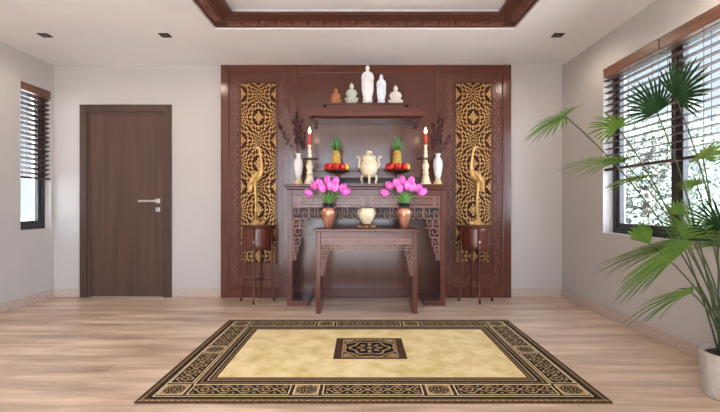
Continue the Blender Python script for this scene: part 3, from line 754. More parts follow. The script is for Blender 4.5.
# ------------------------------------------------------------------ things on the altar
IY = 4.90; g = IY/F
IZ = AZ+.0005
def vase_profile(h, r): return [(r*.62,0),(r*.66,h*.02),(r*.5,h*.12),(r*.52,h*.2),(r*.78,h*.38),(r*.98,h*.58),(r,h*.68),(r*.86,h*.79),(r*.52,h*.87),(r*.46,h*.92),(r*.60,h*.985),(r*.62,h),(r*.48,h),(r*.40,h*.9)]
def white_vase(px, label):
    IV = 4.985; c = (X(px,IV), IV, IZ); h = Z(153.6,IV)-IZ
    t = thing('vase', label, 'vase', c, 'white vases of berry twigs')
    pr = vase_profile(h, 4.9*g)
    obj('body', MB().lathe(pr[3:], c, 32), M['white'], t)
    obj('foot', MB().lathe([(.046,0),(.048,h*.03),(.040,h*.1),(.030,h*.17),(.027,h*.205)], c, 32), M['creamy'], t, label='yellow glazed foot')
    return c, h
def twig(base, tips, label, group, seed):
    rnd = random.Random(seed)
    t = thing('berry_twig', label, 'twig', base, group)
    m_ = MB(); b_ = MB()
    b0 = Vector(base); tip = Vector(tips)
    mid = (b0+tip)/2+Vector((rnd.uniform(-.01,.01), rnd.uniform(-.01,.01), .03))
    pts = [b0, b0.lerp(mid,.6)+Vector((0,0,.012)), mid, mid.lerp(tip,.55)+Vector((0,0,.008)), tip]
    m_.tube(pts, [.0035,.003,.0026,.002,.0012], 6)
    L_ = (tip-b0).length; n = int(L_/.030)
    for k in range(n):
        f_ = .34+.66*k/n; j = min(3, int(f_*4)); p = pts[j].lerp(pts[j+1], f_*4-j)
        o_ = Vector((rnd.uniform(-1,1), rnd.uniform(-1,1), rnd.uniform(-.2,1))).normalized()*rnd.uniform(.012,.022)
        b_.ball(p+o_, .0115, .0115, .0135, 9, 7); m_.tube([p, p+o_], .0014, 4)
    obj('stem', m_, M['twig'], t); obj('berries', b_, M['berry'], t, label='dark red berries')
IV_ = 4.985
for side, px, s_ in (('left',298.6,1), ('right',437.8,-1)):
    c, h = white_vase(px, 'white porcelain vase with a yellow foot at the %s end of the altar' % side)
    top = Vector(c)+Vector((0,0,h-.02))
    tips = [(-21,123.5,-.02,'leaning far outward'),(-5.5,119,.03,'upright on the outer side'),(-1.5,112,-.03,'tallest'),(3.5,118,.02,'leaning towards the candle'),(7.5,133,-.02,'shortest')]
    if s_ < 0: tips = [(-12,136,-.03,'leaning far outward'),(-5,118,.03,'upright on the outer side'),(-1,112,-.02,'tallest'),(4.5,122,.02,'leaning towards the candle'),(7.5,134,-.03,'shortest')]
    for k, (dx, py, dy, w) in enumerate(tips):
        p = P(px+s_*dx, py, IV_); p.y += dy
        twig(top+Vector((s_*dx*.0006, dy*.2, -.1+.002*k)), p, 'dark red berry twig in the %s white vase, %s' % (side, w), 'berry twigs in the %s white vase' % side, 11+k+(40 if s_ < 0 else 0))
def candle(px, side):
    c = Vector((X(px,IY-.05), IY-.05, IZ)); y = IY-.05
    zc = Z(145,y)-IZ; h = zc
    t = thing('candlestick', 'turned cream candlestick with a drip dish on the %s of the altar' % side, 'candlestick', c, 'cream candlesticks')
    G = y/F
    obj('base', MB().lathe([(5.6*G,0),(5.7*G,.008),(5.0*G,.02),(4.2*G,.05),(3.2*G,.075),(3.6*G,.085),(2.7*G,.10)], c, 28), M['cream'], t)
    zd = Z(159.6,y)-IZ
    obj('stem', MB().lathe([(2.6*G,.10),(3.3*G,.125),(2.4*G,.15),(3.4*G,.185),(3.6*G,.20),(2.2*G,.235),(1.8*G,zd-.004),(2.6*G,zd+.006),(1.6*G,zd+.02),(2.3*G,zd+.045),(1.5*G,zd+.065),(2.1*G,zd+.09),(1.4*G,zd+.11),(1.6*G,h-.012),(2.0*G,h-.006),(2.0*G,h)], c, 26), M['cream'], t)
    obj('drip_dish', MB().lathe([(2*G,zd-.004),(7.5*G,zd),(9.0*G,zd+.006),(9.0*G,zd+.009),(7.4*G,zd+.004),(2*G,zd+.002)], c, 32), M['bronze'], t, label='thin dark drip dish')
    b = c+Vector((0,0,h+.0005)); hc = Z(134,y)-Z(145,y)
    k = thing('candle', 'lit red candle on the %s candlestick' % side, 'candle', b, 'lit red candles')
    obj('wax', MB().lathe([(1.75*G,0),(1.65*G,hc*.97),(1.2*G,hc)], b, 20), M['redwax'], k)
    obj('wick', MB().tube([b+Vector((0,0,hc-.002)), b+Vector((.001,0,hc+.012))], .0016, 6), M['wick'], k)
    obj('flame', MB().lathe([(.0008,hc+.004),(.011,hc+.014),(.015,hc+.028),(.011,hc+.045),(.004,hc+.06),(.0006,hc+.074)], b, 16), M['flame'], k)
    l = bpy.data.lights.new('candle_glow', 'POINT'); l.energy = .25; l.color = (1,.7,.4); l.shadow_soft_size = .02
    lo = bpy.data.objects.new('candle_glow', l); C.objects.link(lo); lo.location = b+Vector((0,-.03,hc+.05))
candle(309.6, 'left'); candle(425.6, 'right')

# fruit stands
def fruit_stand(px, side):
    c = Vector((X(px,IY-.05), IY-.05, IZ)); y = IY-.05; G = y/F
    t = thing('fruit_stand', 'footed bronze fruit stand on the %s half of the altar' % side, 'fruit stand', c, 'bronze fruit stands')
    zr = Z(170.2,y)-IZ
    obj('foot', MB().lathe([(5.6*G,0),(5.8*G,.006),(4.6*G,.016),(2.2*G,.035),(1.5*G,.06),(2.3*G,.075),(1.6*G,.09),(2.2*G,zr-.032)], c, 28), M['bronze'], t)
    obj('bowl', MB().lathe([(2.0*G,zr-.034),(7*G,zr-.022),(10.5*G,zr-.013),(12.1*G,zr-.001),(12.1*G,zr+.001),(10.2*G,zr-.007),(6.6*G,zr-.012),(.001,zr-.013)], c, 36), M['bronze'], t)
    r = .0362; zt_ = zr-.008+r*1.06+.002
    names = ['leftmost', 'second from the left', 'middle', 'second from the right']
    k = 0
    for i, a in enumerate((-174,-132,-90,-48,-6)):
        a = math.radians(a); rad = .100
        p = c+Vector((rad*math.cos(a), rad*math.sin(a), zt_))
        apple = i < 4
        m_ = MB()
        if apple:
            m_.lathe([(r*.15,-r*.94),(r*.5,-r*1.06),(r*.85,-r*.66),(r*.99,0),(r*.95,r*.46),(r*.7,r*.92),(r*.35,r*1.02),(r*.1,r*.86)], p, 20)
            o = obj('apple', m_, M['apple'], None, loc=p)
            tag(o, '%s red apple on the %s fruit stand' % (names[i], side), 'apple', 'red apples on the %s fruit stand' % side)
            obj('stalk', MB().tube([p+Vector((0,0,r*.7)), p+Vector((.004,0,r*1.12))], .0018, 5), M['twig'], o)
        else:
            m_.lathe([(r*.1,-r*1.02),(r*.55,-r*.86),(r*.92,-r*.3),(r*.95,r*.2),(r*.7,r*.75),(r*.22,r*1.0),(r*.1,r*1.08)], p, 20)
            o = obj('lemon', m_, M['lemon'], None, loc=p); tag(o, 'yellow fruit at the right end of the %s fruit stand' % side, 'fruit')
    b = c+Vector((-.004,.028,zr-.0115))
    pt = thing('pineapple', 'pineapple standing among the apples on the %s fruit stand' % side, 'pineapple', b, 'pineapples on the fruit stands')
    hp = Z(151.5,y)-IZ-zr+.028
    obj('body', MB().lathe([(.030,0),(.044,.02),(.050,hp*.45),(.046,hp*.75),(.034,hp*.95),(.02,hp)], b, 36, mod=lambda a, z: 1+.07*math.sin(9*a+z*260)*math.sin(9*a-z*260)), M['pine'], pt)
    top = b+Vector((0,0,hp-.006)); hl = Z(133.8,y)-top.z
    rnd = random.Random(5+int(px))
    for ring_, (n, rr, hh) in enumerate(((12,.075,.42),(9,.055,.66),(7,.026,1.0))):
        m_ = MB()
        for j in range(n):
            a = 2*PI*j/n+ring_*.4+rnd.uniform(-.15,.15); dxy = Vector((math.cos(a), math.sin(a), 0)); h_ = hl*hh*rnd.uniform(.85,1.0); side_ = Vector((-dxy.y, dxy.x, 0))
            pts = [top+dxy*.012, top+dxy*(.012+rr*.5)+Vector((0,0,h_*.5)), top+dxy*(.012+rr)+Vector((0,0,h_))]
            m_.tube(pts, [.010,.010,.0012], 6, flat=.35, up=dxy)
        obj('leaf_crown', m_, M['pineleaf'], pt)
fruit_stand(336.6, 'left'); fruit_stand(397.6, 'right')

# three-legged censer
cy_ = IY-.05
c = Vector((X(369,cy_), cy_, IZ)); G = cy_/F
ce = thing('incense_burner', 'lidded cream censer with two scroll handles in the middle of the altar', 'incense burner', c)
zb = Z(180,cy_)-IZ; zm = Z(160,cy_)-IZ
Hh = lambda py: Z(py,cy_)-IZ
obj('body', MB().lathe([(.012,Hh(177.8)),(4.6*G,Hh(177)),(7.4*G,Hh(174)),(9.2*G,Hh(169)),(9.4*G,Hh(166.5)),(8.6*G,Hh(163.2)),(7.2*G,Hh(161)),(6.8*G,Hh(159.8)),(7.6*G,Hh(158.4)),(7.6*G,Hh(157.6))], c, 36), M['cream'], ce)
obj('lid', MB().lathe([(7.2*G,Hh(157.6)),(6.6*G,Hh(156.2)),(4.6*G,Hh(154.9)),(3.2*G,Hh(154.2)),(2.9*G,Hh(153.2)),(3.4*G,Hh(151.8)),(2.2*G,Hh(151)),(.002,Hh(151))], c, 30), M['cream'], ce)
for s_ in (-1, 1):
    pts = [(7.6,168),(9.6,167.4),(10.4,164.5),(9.4,161.5),(9.2,158.6),(10.6,156.8),(12.0,156.2),(12.2,157.8)]
    obj('handle', MB().tube([c+Vector((s_*a*G, 0, Hh(b))) for a, b in pts], [.012,.012,.0115,.011,.0105,.010,.0085,.006], 10), M['cream'], ce)
for a in (-PI/2, PI/6, 5*PI/6):
    dx, dy = math.cos(a), math.sin(a)
    f_ = lambda r, py: c+Vector((dx*r*G, dy*r*G, Hh(py)))
    obj('leg', MB().tube([f_(5.4,174.5), f_(8.2,176.4), f_(8.8,179.6), f_(7.4,182.6), c+Vector((dx*9.2*G,dy*9.2*G,.006))], [.018,.017,.0135,.0105,.012], 10), M['cream'], ce)

# ------------------------------------------------------------------ things on the offering table
VY = 4.56; vz = TZ+.0005
def tulip(base, tip, bend, label, group, rad, seed):
    rnd = random.Random(seed)
    t = thing('tulip', label, 'flower', base, group)
    b0 = Vector(base); tp = Vector(tip); mid = (b0+tp)/2+Vector(bend)
    pts = [b0*(1-f)**2+mid*2*f*(1-f)+tp*f*f for f in (0,.2,.4,.6,.8,1)]
    obj('stem', MB().tube(pts, .0042, 7), M['stem'], t)
    ax = (pts[-1]-pts[-2]).normalized(); u = ax.orthogonal().normalized(); v = ax.cross(u)
    Rm = Matrix((u, v, ax)).transposed()
    for j in range(6):
        a = 2*PI*j/6; rr = rad*(1 if j % 2 else .9); hh = rad*2.75
        m_ = MB(); n = len(m_.v); rows_ = 6; cols = 4
        for i in range(rows_+1):
            f_ = i/rows_; rad_ = rr*(math.sin(PI*min(1,.1+f_*.78))**.7)*(1.0 if f_ < .75 else 1-.32*(f_-.75)/.25)
            wdt = .62*math.sin(PI*(.14+.80*f_))
            for c_ in range(cols+1):
                b_ = a+(c_/cols-.5)*2*wdt
                p = Vector((rad_*math.cos(b_), rad_*math.sin(b_), hh*f_-.006+(0 if f_ < .9 else -.15*rad*abs(c_/cols-.5)*2)))
                m_.v.append(tp+Rm @ p)
        for i in range(rows_):
            for c_ in range(cols):
                m_.face((n+i*(cols+1)+c_, n+i*(cols+1)+c_+1, n+(i+1)*(cols+1)+c_+1, n+(i+1)*(cols+1)+c_), 0, True)
        po = obj('petal', m_, M['tulip'], t)
        sd = po.modifiers.new('thick', 'SOLIDIFY'); sd.thickness = .0012
    # a strap leaf hugging the stem
    m_ = MB(); a = rnd.uniform(0, 2*PI); dl = Vector((math.cos(a), math.sin(a)*.6, 0)); L_ = (tp-b0).length*.72
    lp = [b0, b0.lerp(mid,.5)+dl*.012, b0.lerp(mid,.95)+dl*.026, mid.lerp(tp,.45)+dl*.045]
    m_.tube(lp, [.007,.014,.012,.001], 8, flat=.22, up=dl)
    obj('leaf', m_, M['stem'], t)
def copper_vase(px, side):
    c = Vector((X(px,VY), VY, vz)); G = VY/F
    t = thing('vase', 'copper vase of pink tulips on the %s of the small table' % side, 'vase', c, 'copper vases')
    h = lambda py: Z(py,VY)-vz
    obj('body', MB().lathe([(3.0*G,0),(3.2*G,.006),(3.7*G,h(226)),(5.3*G,h(221.5)),(7.0*G,h(217)),(7.8*G,h(213.4)),(7.6*G,h(211)),(6.6*G,h(208.8)),(5.3*G,h(207.6))], c, 36), M['copper'], t)
    obj('collar', MB().lathe([(5.3*G,h(207.6)),(5.0*G,h(206.6)),(5.4*G,h(205.4)),(6.7*G,h(203.6)),(6.8*G,h(203.2)),(5.9*G,h(203.4)),(4.8*G,h(206.4)),(.002,h(207))], c, 36), M['collar'], t, label='dark collar and rim')
    return c+Vector((0,0,h(206.0)))
heads = [(-19,188.5,-.02),(-14,182.5,.03),(-8.2,181.5,-.05),(-5,186.5,-.075),(-1.5,178.6,.04),(2,184,-.055),(7,179.2,.02),(6.6,185.5,-.045),(13.2,184.6,.03),(17,188,-.02)]
ordn = ['far left drooping', 'second from the left, upper', 'third from the left', 'left front centre', 'topmost at the back', 'middle front', 'upper right of centre', 'right front centre', 'second from the right', 'far right leaning']
for side, px in (('left',328.4), ('right',404.2)):
    top = copper_vase(px, side)
    for k, (dx, py, dy) in enumerate(heads):
        dx *= .88; py += 2.2
        p = P(px+dx, py+2.5, VY); p.y += dy
        # blossom hangs outward: stem end sits a little nearer the vase
        b = top+Vector((dx*.0011, dy*.25, 0))
        o_ = Vector((dx*.0034, dy*.25, -.012))
        tulip(b, p-Vector((dx*.0008,0,.012)), (-dx*.0022, 0, .03 if abs(dx) > 10 else .0), 'pink tulip in the %s copper vase, %s bloom' % (side, ordn[k]), 'pink tulips in the %s copper vase' % side, 3.75*VY/F, k+int(px))
c = Vector((X(366.6,VY-.03), VY-.03, vz)); y = VY-.03; G = y/F
h = lambda py: Z(py,y)-vz
st = thing('cup_stand', 'bronze footed stand under the cream cup on the small table', 'stand', c)
obj('foot', MB().lathe([(9.2*G,0),(9.4*G,.006),(8.4*G,.015),(6.6*G,.028),(5.4*G,.04),(5.6*G,.048),(3,0.048)][:6]+[(.002,.048)], c, 36, mod=lambda a, z: 1+.03*math.cos(8*a)), M['bronze'], st)
m_ = MB()
for k in range(8): a = 2*PI*k/8; m_.ball(c+Vector((8.0*G*math.cos(a), 8.0*G*math.sin(a), .018)), .011, .011, .012, 8, 6)
obj('beading', m_, M['goldb'], st)
c2 = c+Vector((0,0,.0485)); zz = lambda py: Z(py,y)-c2.z
cu = thing('incense_bowl', 'cream round bowl on the bronze stand between the tulip vases', 'bowl', c2)
obj('body', MB().lathe([(3.8*G,0),(4.2*G,.006),(6.4*G,zz(219.5)),(7.7*G,zz(216)),(7.9*G,zz(213)),(7.0*G,zz(210)),(6.6*G,zz(209)),(7.1*G,zz(208.2)),(6.3*G,zz(208.4)),(5.6*G,zz(211)),(.002,zz(212))], c2, 40, mod=lambda a, z: 1+.012*math.cos(12*a)), M['cream'], cu)
for s_ in (-1, 1): obj('handle', MB().tube([c2+Vector((s_*7.3*G,0,zz(215))), c2+Vector((s_*8.8*G,0,zz(213.5))), c2+Vector((s_*8.2*G,0,zz(210.8))), c2+Vector((s_*7.0*G,0,zz(210)))], .005, 8), M['cream'], cu)

# ------------------------------------------------------------------ rug
def rug():
    rx0, rx1, ry0, ry1 = -1.222, 1.350, 2.416, 4.16
    gold = mat('rug_gold_pile', srgb(232,214,166), .95, spec=.1, noise=((6,6,6), srgb(206,180,118), 9, .40, .68), bump=((140,140,140), .4))
    brown = mat('rug_brown_pile', srgb(84,62,46), .95, spec=.1, noise=((40,40,40), srgb(64,44,34), 4, .4, .65))
    black = mat('rug_black_pile', srgb(30,25,24), .95, spec=.1, noise=((40,40,40), srgb(22,19,19), 4, .4, .65))
    tan = mat('rug_tan_pile', srgb(176,150,112), .95, spec=.1, noise=((60,60,60), srgb(136,110,78), 4, .4, .65))
    cream = mat('rug_cream_pile', srgb(222,204,166), .95, spec=.1, noise=((60,60,60), srgb(196,174,132), 4, .4, .65))
    olive = mat('rug_olive_pile', srgb(66,52,40), .95, spec=.1, noise=((60,60,60), srgb(50,39,31), 4, .4, .65))
    GO, BR, BL, TA, CR, OL = range(6)
    m_ = MB(); Zt = [.010]
    m_.box(rx0, rx1, ry0, ry1, .001, .010, BR)
    def flat(x0, x1, y0, y1, m, dz=.0006):
        Zt[0] = max(Zt[0], 0); m_.quad((x0,y0,lay+dz),(x1,y0,lay+dz),(x1,y1,lay+dz),(x0,y1,lay+dz), m)
    lay = .0100
    def inset(i0, m):
        nonlocal lay
        lay += .0003; flat(rx0+i0, rx1-i0, ry0+i0, ry1-i0, m, 0)
    for i0, m in ((.022,TA),(.030,BR),(.040,OL),(.052,BL),(.066,CR),(.074,OL),(.232,CR),(.240,BR),(.262,TA),(.268,BL),(.292,CR),(.297,BR),(.318,TA),(.323,BR),(.338,GO)): inset(i0, m)
    # zigzag edge
    n = int((rx1-rx0)/.035)
    lay += .0003
    for yy, sg in ((ry0+.002,1),(ry1-.002,-1)):
        for i in range(n):
            a = rx0+.01+i*(rx1-rx0-.02)/n; w = (rx1-rx0-.02)/n
            k = len(m_.v); m_.v += [Vector((a,yy,lay)), Vector((a+w,yy,lay)), Vector((a+w/2,yy+sg*.017,lay))]; m_.face((k,k+1,k+2), TA)
    # border panels
    def rosette(x, y, R):
        r = math.hypot(x, y)/R; a = math.atan2(y, x)
        return max(.16-r, .05+.06*math.cos(8*a)-abs(r-.42), .06-abs(r-.72-.06*math.cos(8*a)), .04-abs(r-.95))
    def arab(x, y, L_, W_):
        u = x; v = y
        k = W_*.9
        s1 = .0055-abs(abs(v)-W_*.24*(1+.8*math.sin(u*2*PI/k)))*.8
        s2 = .0055-abs(math.hypot(((u/k+.25) % 1-.5)*k, v)-W_*.16)
        s3 = .009-math.hypot(((u/(k/2)) % 1-.5)*k/2, abs(v)-W_*.33)
        return max(s1, s2, s3)
    def panel(x0, x1, y0, y1, sq, along):
        nonlocal lay
        base = lay
        w = .008
        m_.quad((x0-w,y0-w,base+.0003),(x1+w,y0-w,base+.0003),(x1+w,y1+w,base+.0003),(x0-w,y1+w,base+.0003), CR)
        m_.quad((x0,y0,base+.0006),(x1,y0,base+.0006),(x1,y1,base+.0006),(x0,y1,base+.0006), TA if sq else BL)
        cx, cy = (x0+x1)/2, (y0+y1)/2; hx, hy = (x1-x0)/2, (y1-y0)/2
        to3 = lambda x, y, d: (cx+x, cy+y, base+.0012)
        if sq:
            R = min(hx, hy)*.9
            seg = 28; k = len(m_.v)
            for i in range(seg): m_.v.append(Vector((cx+hx*.93*math.cos(2*PI*i/seg), cy+hy*.93*math.sin(2*PI*i/seg), base+.0009)))
            m_.face(list(range(k, k+seg)), BL)
            field_mesh(m_, lambda x, y: rosette(x, y, R)*R, -hx*.95, hx*.95, -hy*.95, hy*.95, .0062, to3, TA, wall=False)
        elif along == 'x':
            field_mesh(m_, lambda x, y: min(arab(x, y, hx*2, hy*2), .05-.0), -hx+.006, hx-.006, -hy+.006, hy-.006, .006, to3, TA, wall=False)
        else:
            field_mesh(m_, lambda x, y: arab(y, x, hy*2, hx*2), -hx+.006, hx-.006, -hy+.006, hy-.006, .006, to3, TA, wall=False)
    lay += .0003
    b0, b1 = .090, .218; sq = b1-b0
    W_ = rx1-rx0-2*b0; L_ = ry1-ry0-2*b0; gp = .036
    lx = (W_-4*sq-6*gp)/3; ly = (L_-3*sq-4*gp)/2
    for yy in (ry0+b0, ry1-b1):
        x = rx0+b0
        for k in range(7):
            w = sq if k % 2 == 0 else lx
            panel(x, x+w, yy, yy+sq, k % 2 == 0, 'x'); x += w+gp
    for xx in (rx0+b0, rx1-b1):
        y = ry0+b0+sq+gp
        for k in range(3):
            w = ly if k % 2 == 0 else sq
            panel(xx, xx+sq, y, y+w, k % 2 == 1, 'y'); y += w+gp
    # centre medallion
    mx0, mx1 = X(333,3.086), X(407.5,3.086); my0, my1 = F*CH/155.2, F*CH/134.0
    m_.quad((mx0,my0,lay),(mx1,my0,lay),(mx1,my1,lay),(mx0,my1,lay), BR)
    e = .055; m_.quad((mx0+e,my0+.03,lay+.0003),(mx1-e,my0+.03,lay+.0003),(mx1-e,my1-.03,lay+.0003),(mx0+e,my1-.03,lay+.0003), TA)
    e2 = .066; m_.quad((mx0+e2,my0+.044,lay+.0006),(mx1-e2,my0+.044,lay+.0006),(mx1-e2,my1-.044,lay+.0006),(mx0+e2,my1-.044,lay+.0006), BL)
    cx, cy = (mx0+mx1)/2, (my0+my1)/2; hx, hy = (mx1-mx0)/2-e2, (my1-my0)/2-.044
    def med(x, y):
        u, v = abs(x)/hx, abs(y)/hy
        r = math.hypot(u, v); a = math.atan2(v, u)
        return max(.12-r, .05+.10*math.cos(8*a)-abs(r-.36), .055-abs(r-.70-.08*math.cos(6*a)), .045-abs(r-.98+.05*math.cos(8*a)), .14-math.hypot(u-.86, v-.86), .04-abs(math.hypot(u-1, v-1)-.34))
    field_mesh(m_, med, -hx, hx, -hy, hy, .007, lambda x, y, d: (cx+x, cy+y, lay+.0009), TA, wall=False)
    o = obj('rug', m_, [gold, brown, black, tan, cream, olive], None, loc=((rx0+rx1)/2, (ry0+ry1)/2, 0))
    tag(o, 'gold and dark brown patterned rug with a bordered centre medallion on the floor', 'rug')
rug()

# ------------------------------------------------------------------ potted fan palm
pc = Vector((X(738.5,2.5), 2.5, 0))
pl = thing('potted_palm', 'tall fan palm in a white pot in front of the right window', 'plant', pc)
PR = .178
obj('pot', MB().lathe([(PR*.9,.001),(PR*.94,.02),(PR*.99,.14),(PR,.240),(PR*.99,.248),(PR*.9,.248),(PR*.88,.21),(.002,.21)], pc, 56, mod=lambda a, z: 1+.006*math.cos(40*a)), M['pot'], pl, label='white ribbed pot')
obj('soil', MB().lathe([(PR*.875,.211),(PR*.86,.225),(PR*.4,.236),(.002,.24)], pc, 32), M['soil'], pl)
def fan(hub, tip, side, spread, n, material, droop=.25, solid=.42, r_min=.72, fold=.18, seed=0):
    """a palmate leaf: hub, axis to tip, side = in-plane vector at right angle"""
    rnd = random.Random(seed)
    hub = Vector(hub); a = Vector(tip)-hub; R = a.length; a.normalize(); s = Vector(side); s = (s-a*s.dot(a)).normalized(); nrm = a.cross(s)
    if nrm.z < 0: nrm = -nrm
    m_ = MB()
    for i in range(n):
        f_ = (i+.5)/n*2-1; th = f_*math.radians(spread)
        dth = math.radians(spread)/n
        L_ = R*(r_min+(1-r_min)*math.cos(f_*PI/2))*rnd.uniform(.9,1.06)
        d0 = a*math.cos(th)+s*math.sin(th); t_ = -a*math.sin(th)+s*math.cos(th)
        rows_ = 7; k = len(m_.v)
        jit = rnd.uniform(-.03,.03); dr = droop*rnd.uniform(.7,1.3)
        for j in range(rows_+1):
            q_ = j/rows_; r = L_*q_
            if q_ < solid: w = r*math.tan(dth)*.96+.001
            else: w = L_*(solid+.35*(q_-solid))*math.tan(dth)*.96*(1-((q_-solid)/(1-solid))**2.2)+.0006
            ctr = hub+d0*r+t_*jit*r*q_ + Vector((0,0,-1))*dr*L_*q_**2.2 + nrm*(.03*L_*math.sin(PI*q_))
            vf = nrm*w*fold*4
            m_.v += [ctr-t_*w, ctr+vf*.5*(1 if q_ > 0 else 0), ctr+t_*w]
        for j in range(rows_):
            b = k+j*3
            m_.face((b,b+1,b+4,b+3), 0, True); m_.face((b+1,b+2,b+5,b+4), 0, True)
    o = obj('leaf', m_, material, pl); 
    return o
def stalk(hub, k, bend=.0):
    a = 2*PI*k*.38; rr = .012+.055*((k*37) % 10)/10
    b0 = pc+Vector((-.045+rr*math.cos(a), rr*math.sin(a), .232)); hub = Vector(hub)
    ctrl = Vector((b0.x+(hub.x-b0.x)*.36, b0.y+(hub.y-b0.y)*.36, b0.z+(hub.z-b0.z)*.62))
    pts = [b0*(1-f)**2+ctrl*2*f*(1-f)+hub*f*f for f in [i/12 for i in range(13)]]
    r0 = .0052
    obj('stalk', MB().tube(pts, [r0-(r0-.0035)*i/12 for i in range(13)], 7), M['stalk'], pl)
D_, L1, Y1 = M['leafshade'], M['leaf'], M['leafy']
def leafpx(k, hub, hy, tip, tilt, spread, n, m, dy=0., **kw):
    """tilt 0: blade seen edge-on, 90: seen flat"""
    h_ = P(hub[0], hub[1], hy); t_ = P(tip[0], tip[1], hy+dy)
    a = (t_-h_).normalized(); v = (h_-Vector((0,0,CH))).normalized(); p = a.cross(v).normalized()
    s_ = v*math.cos(math.radians(tilt))+p*math.sin(math.radians(tilt))
    fan(h_, t_, s_, spread, n, m, seed=k, **kw)
    stalk(h_, k)
leafpx(0, (565,116), 2.75, (522,132), 16, 122, 18, L1, droop=.14, r_min=.55, solid=.34)
leafpx(1, (618,128), 2.7, (591,112), 42, 104, 17, Y1, droop=.22, solid=.36)
leafpx(2, (624,162), 2.6, (560,158), 12, 80, 17, L1, droop=.16, solid=.3)
leafpx(3, (646,178), 2.65, (602,180), 10, 80, 14, Y1, droop=.16, solid=.3)
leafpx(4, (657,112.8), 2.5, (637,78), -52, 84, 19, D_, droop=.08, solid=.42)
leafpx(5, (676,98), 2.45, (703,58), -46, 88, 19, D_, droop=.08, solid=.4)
leafpx(6, (703,158), 2.4, (718,137), 26, 110, 15, Y1, droop=.14, solid=.5)
leafpx(7, (697,185), 2.55, (679,177), 35, 100, 15, Y1, droop=.18)
leafpx(8, (650,244), 2.6, (632,224), 60, 44, 9, L1, droop=.0, solid=.78)
leafpx(9, (676,247), 2.6, (598,256), 13, 66, 17, L1, droop=.13, solid=.3)
leafpx(10, (696,242), 2.35, (614,286), 17, 46, 14, L1, droop=.10, solid=.5)
leafpx(11, (692,293), 2.3, (626,303), 15, 74, 18, L1, droop=.24, solid=.3)
leafpx(12, (692,238), 2.5, (674,206), 52, 100, 18, L1, droop=.14, solid=.36)
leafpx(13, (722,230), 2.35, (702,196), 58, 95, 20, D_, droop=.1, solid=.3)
leafpx(14, (718,246), 2.55, (684,238), 14, 80, 16, L1, droop=.16)
leafpx(15, (677,214), 2.75, (682,196), 55, 100, 15, Y1, droop=.12)
leafpx(16, (742,158), 2.45, (714,152), 28, 100, 16, L1, droop=.16)
leafpx(17, (745,234), 2.5, (712,218), 40, 100, 18, L1, droop=.14)

# ------------------------------------------------------------------ outside
gr = obj('ground', MB().box(-40, 60, -40, 60, -.5, -.4), M['ground']); struct(gr, 'pale paved ground outside')
gr.location.z = 0
def tree(x, y, h, r, label, seed):
    rnd = random.Random(seed)
    t = thing('tree', label, 'tree', (x, y, -.4), 'trees outside the right window')
    m_ = MB(); b = Vector((x,y,-.4))
    m_.tube([b, b+Vector((.05,0,h*.35)), b+Vector((.0,.05,h*.8))], [.12,.09,.03], 8)
    cl = []
    for k in range(38):
        a = rnd.uniform(0, 2*PI); zz = rnd.uniform(.10, .95)*h; rr = r*math.sqrt(rnd.uniform(.1,1))*(1-.35*abs(zz/h-.45))
        p = b+Vector((rr*math.cos(a), rr*math.sin(a), zz)); cl.append(p)
        st_ = b+Vector((.02,.02,max(.2, zz-.5)))
        m_.tube([st_, st_.lerp(p,.5)+Vector((0,0,.1)), p], [.028,.018,.006], 5)
    obj('trunk', m_, M['trunk'], t)
    m_ = MB()
    for p in cl:
        for j in range(150):
            c = p+Vector((rnd.gauss(0,.30), rnd.gauss(0,.30), rnd.gauss(0,.28)))
            u = Vector((rnd.gauss(0,1), rnd.gauss(0,1), rnd.gauss(0,1))).normalized(); v = u.orthogonal().normalized()
            L_ = rnd.uniform(.05,.085); w = L_*.42
            k = len(m_.v); m_.v += [c-u*L_, c-v*w, c+u*L_, c+v*w]; m_.face((k,k+1,k+2,k+3))
    obj('crown', m_, M['leafout'], t)
tree(4.75, 7.5, 2.9, 1.0, 'leafy tree seen through the far pane of the right window', 3)
tree(9.3, 13.6, 4.5, 1.7, 'taller hazy tree farther off behind the middle mullion of the right window', 4)
tree(7.9, 9.4, 3.2, 1.1, 'bushy tree outside the near pane behind the palm', 5)
tree(11.6, 19.5, 5.2, 2.0, 'far pale tree between the other trees outside the right window', 6)

# ------------------------------------------------------------------ light
w = bpy.data.worlds.new('sky'); sc.world = w; w.use_nodes = True
N = w.node_tree.nodes; L = w.node_tree.links; bg = N['Background']
tc = N.new('ShaderNodeTexCoord'); sp = N.new('ShaderNodeSeparateXYZ'); L.new(tc.outputs['Generated'], sp.inputs[0])
cr = N.new('ShaderNodeValToRGB'); e = cr.color_ramp.elements; e[0].position = .0; e[0].color = (.82,.90,1,1); e[1].position = .6; e[1].color = (.58,.76,1,1)
L.new(sp.outputs['Z'], cr.inputs[0]); L.new(cr.outputs[0], bg.inputs['Color'])
mr = N.new('ShaderNodeMapRange'); mr.interpolation_type = 'SMOOTHSTEP'; mr.inputs[1].default_value = .35; mr.inputs[2].default_value = -.6; mr.inputs[3].default_value = 0; mr.inputs[4].default_value = 1
L.new(sp.outputs['Y'], mr.inputs[0])
mx_ = N.new('ShaderNodeMapRange'); mx_.interpolation_type = 'SMOOTHSTEP'; mx_.inputs[1].default_value = -.2; mx_.inputs[2].default_value = .75; mx_.inputs[3].default_value = 6.4; mx_.inputs[4].default_value = 12
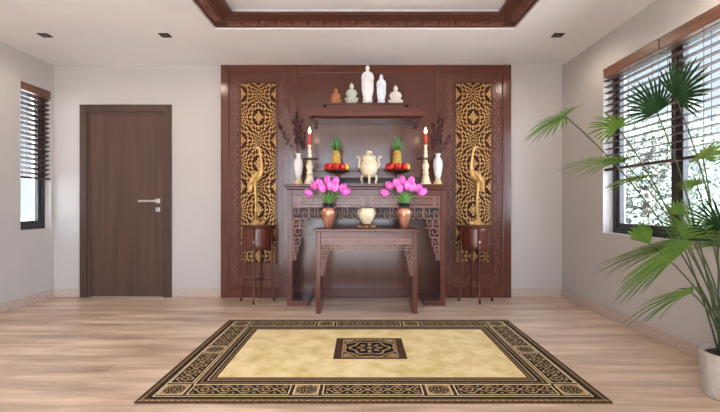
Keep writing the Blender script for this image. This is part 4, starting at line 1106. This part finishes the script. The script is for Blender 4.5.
L.new(sp.outputs['X'], mx_.inputs[0])
ma_ = N.new('ShaderNodeMath'); ma_.operation = 'MULTIPLY_ADD'; ma_.inputs[2].default_value = .85
L.new(mr.outputs[0], ma_.inputs[0]); L.new(mx_.outputs[0], ma_.inputs[1]); L.new(ma_.outputs[0], bg.inputs['Strength'])
sl = bpy.data.lights.new('sun', 'SUN'); sl.energy = 55; sl.angle = math.radians(2); sl.color = (1,.99,.98)
so_ = bpy.data.objects.new('sun', sl); C.objects.link(so_); so_.rotation_euler = (math.radians(42), 0, math.radians(-8))
def portal(loc, rot, sx, sy):
    l = bpy.data.lights.new('daylight_portal', 'AREA'); l.shape = 'RECTANGLE'; l.size = sx; l.size_y = sy; l.cycles.is_portal = True
    o = bpy.data.objects.new('daylight_portal', l); C.objects.link(o); o.location = loc; o.rotation_euler = rot
portal((XL-T, (LW[0]+LW[1])/2, (WZ0+WZ1)/2), (0,-PI/2,0), WZ1-WZ0, LW[1]-LW[0])
portal((XR+T, (RW[0]+RW[1])/2, (WZ0+WZ1)/2), (0,PI/2,0), WZ1-WZ0, RW[1]-RW[0])
portal((XR+T, (LO[0]+LO[1])/2, 1.25), (0,PI/2,0), 2.5, LO[1]-LO[0])
portal(((RO[0]+RO[1])/2, YR-T, 1.33), (PI/2,0,0), RO[1]-RO[0], 2.66)

# ------------------------------------------------------------------ camera
cd = bpy.data.cameras.new('camera'); cam = bpy.data.objects.new('camera', cd); C.objects.link(cam)
cam.location = (0,0,CH); cam.rotation_euler = (PI/2,0,0); cd.sensor_width = 36; cd.lens = 36*F/720; cd.shift_x = -1.5/720; cd.clip_start = .05
sc.camera = cam
sc.view_settings.view_transform = 'Standard'; sc.view_settings.look = 'None'; sc.view_settings.gamma = 1; sc.view_settings.use_curve_mapping = False
sc.view_settings.exposure = 0.5
sc.cycles.use_denoising = True
sc.cycles.max_bounces = 10; sc.cycles.diffuse_bounces = 6; sc.cycles.transparent_max_bounces = 16
sc.cycles.sample_clamp_indirect = 6
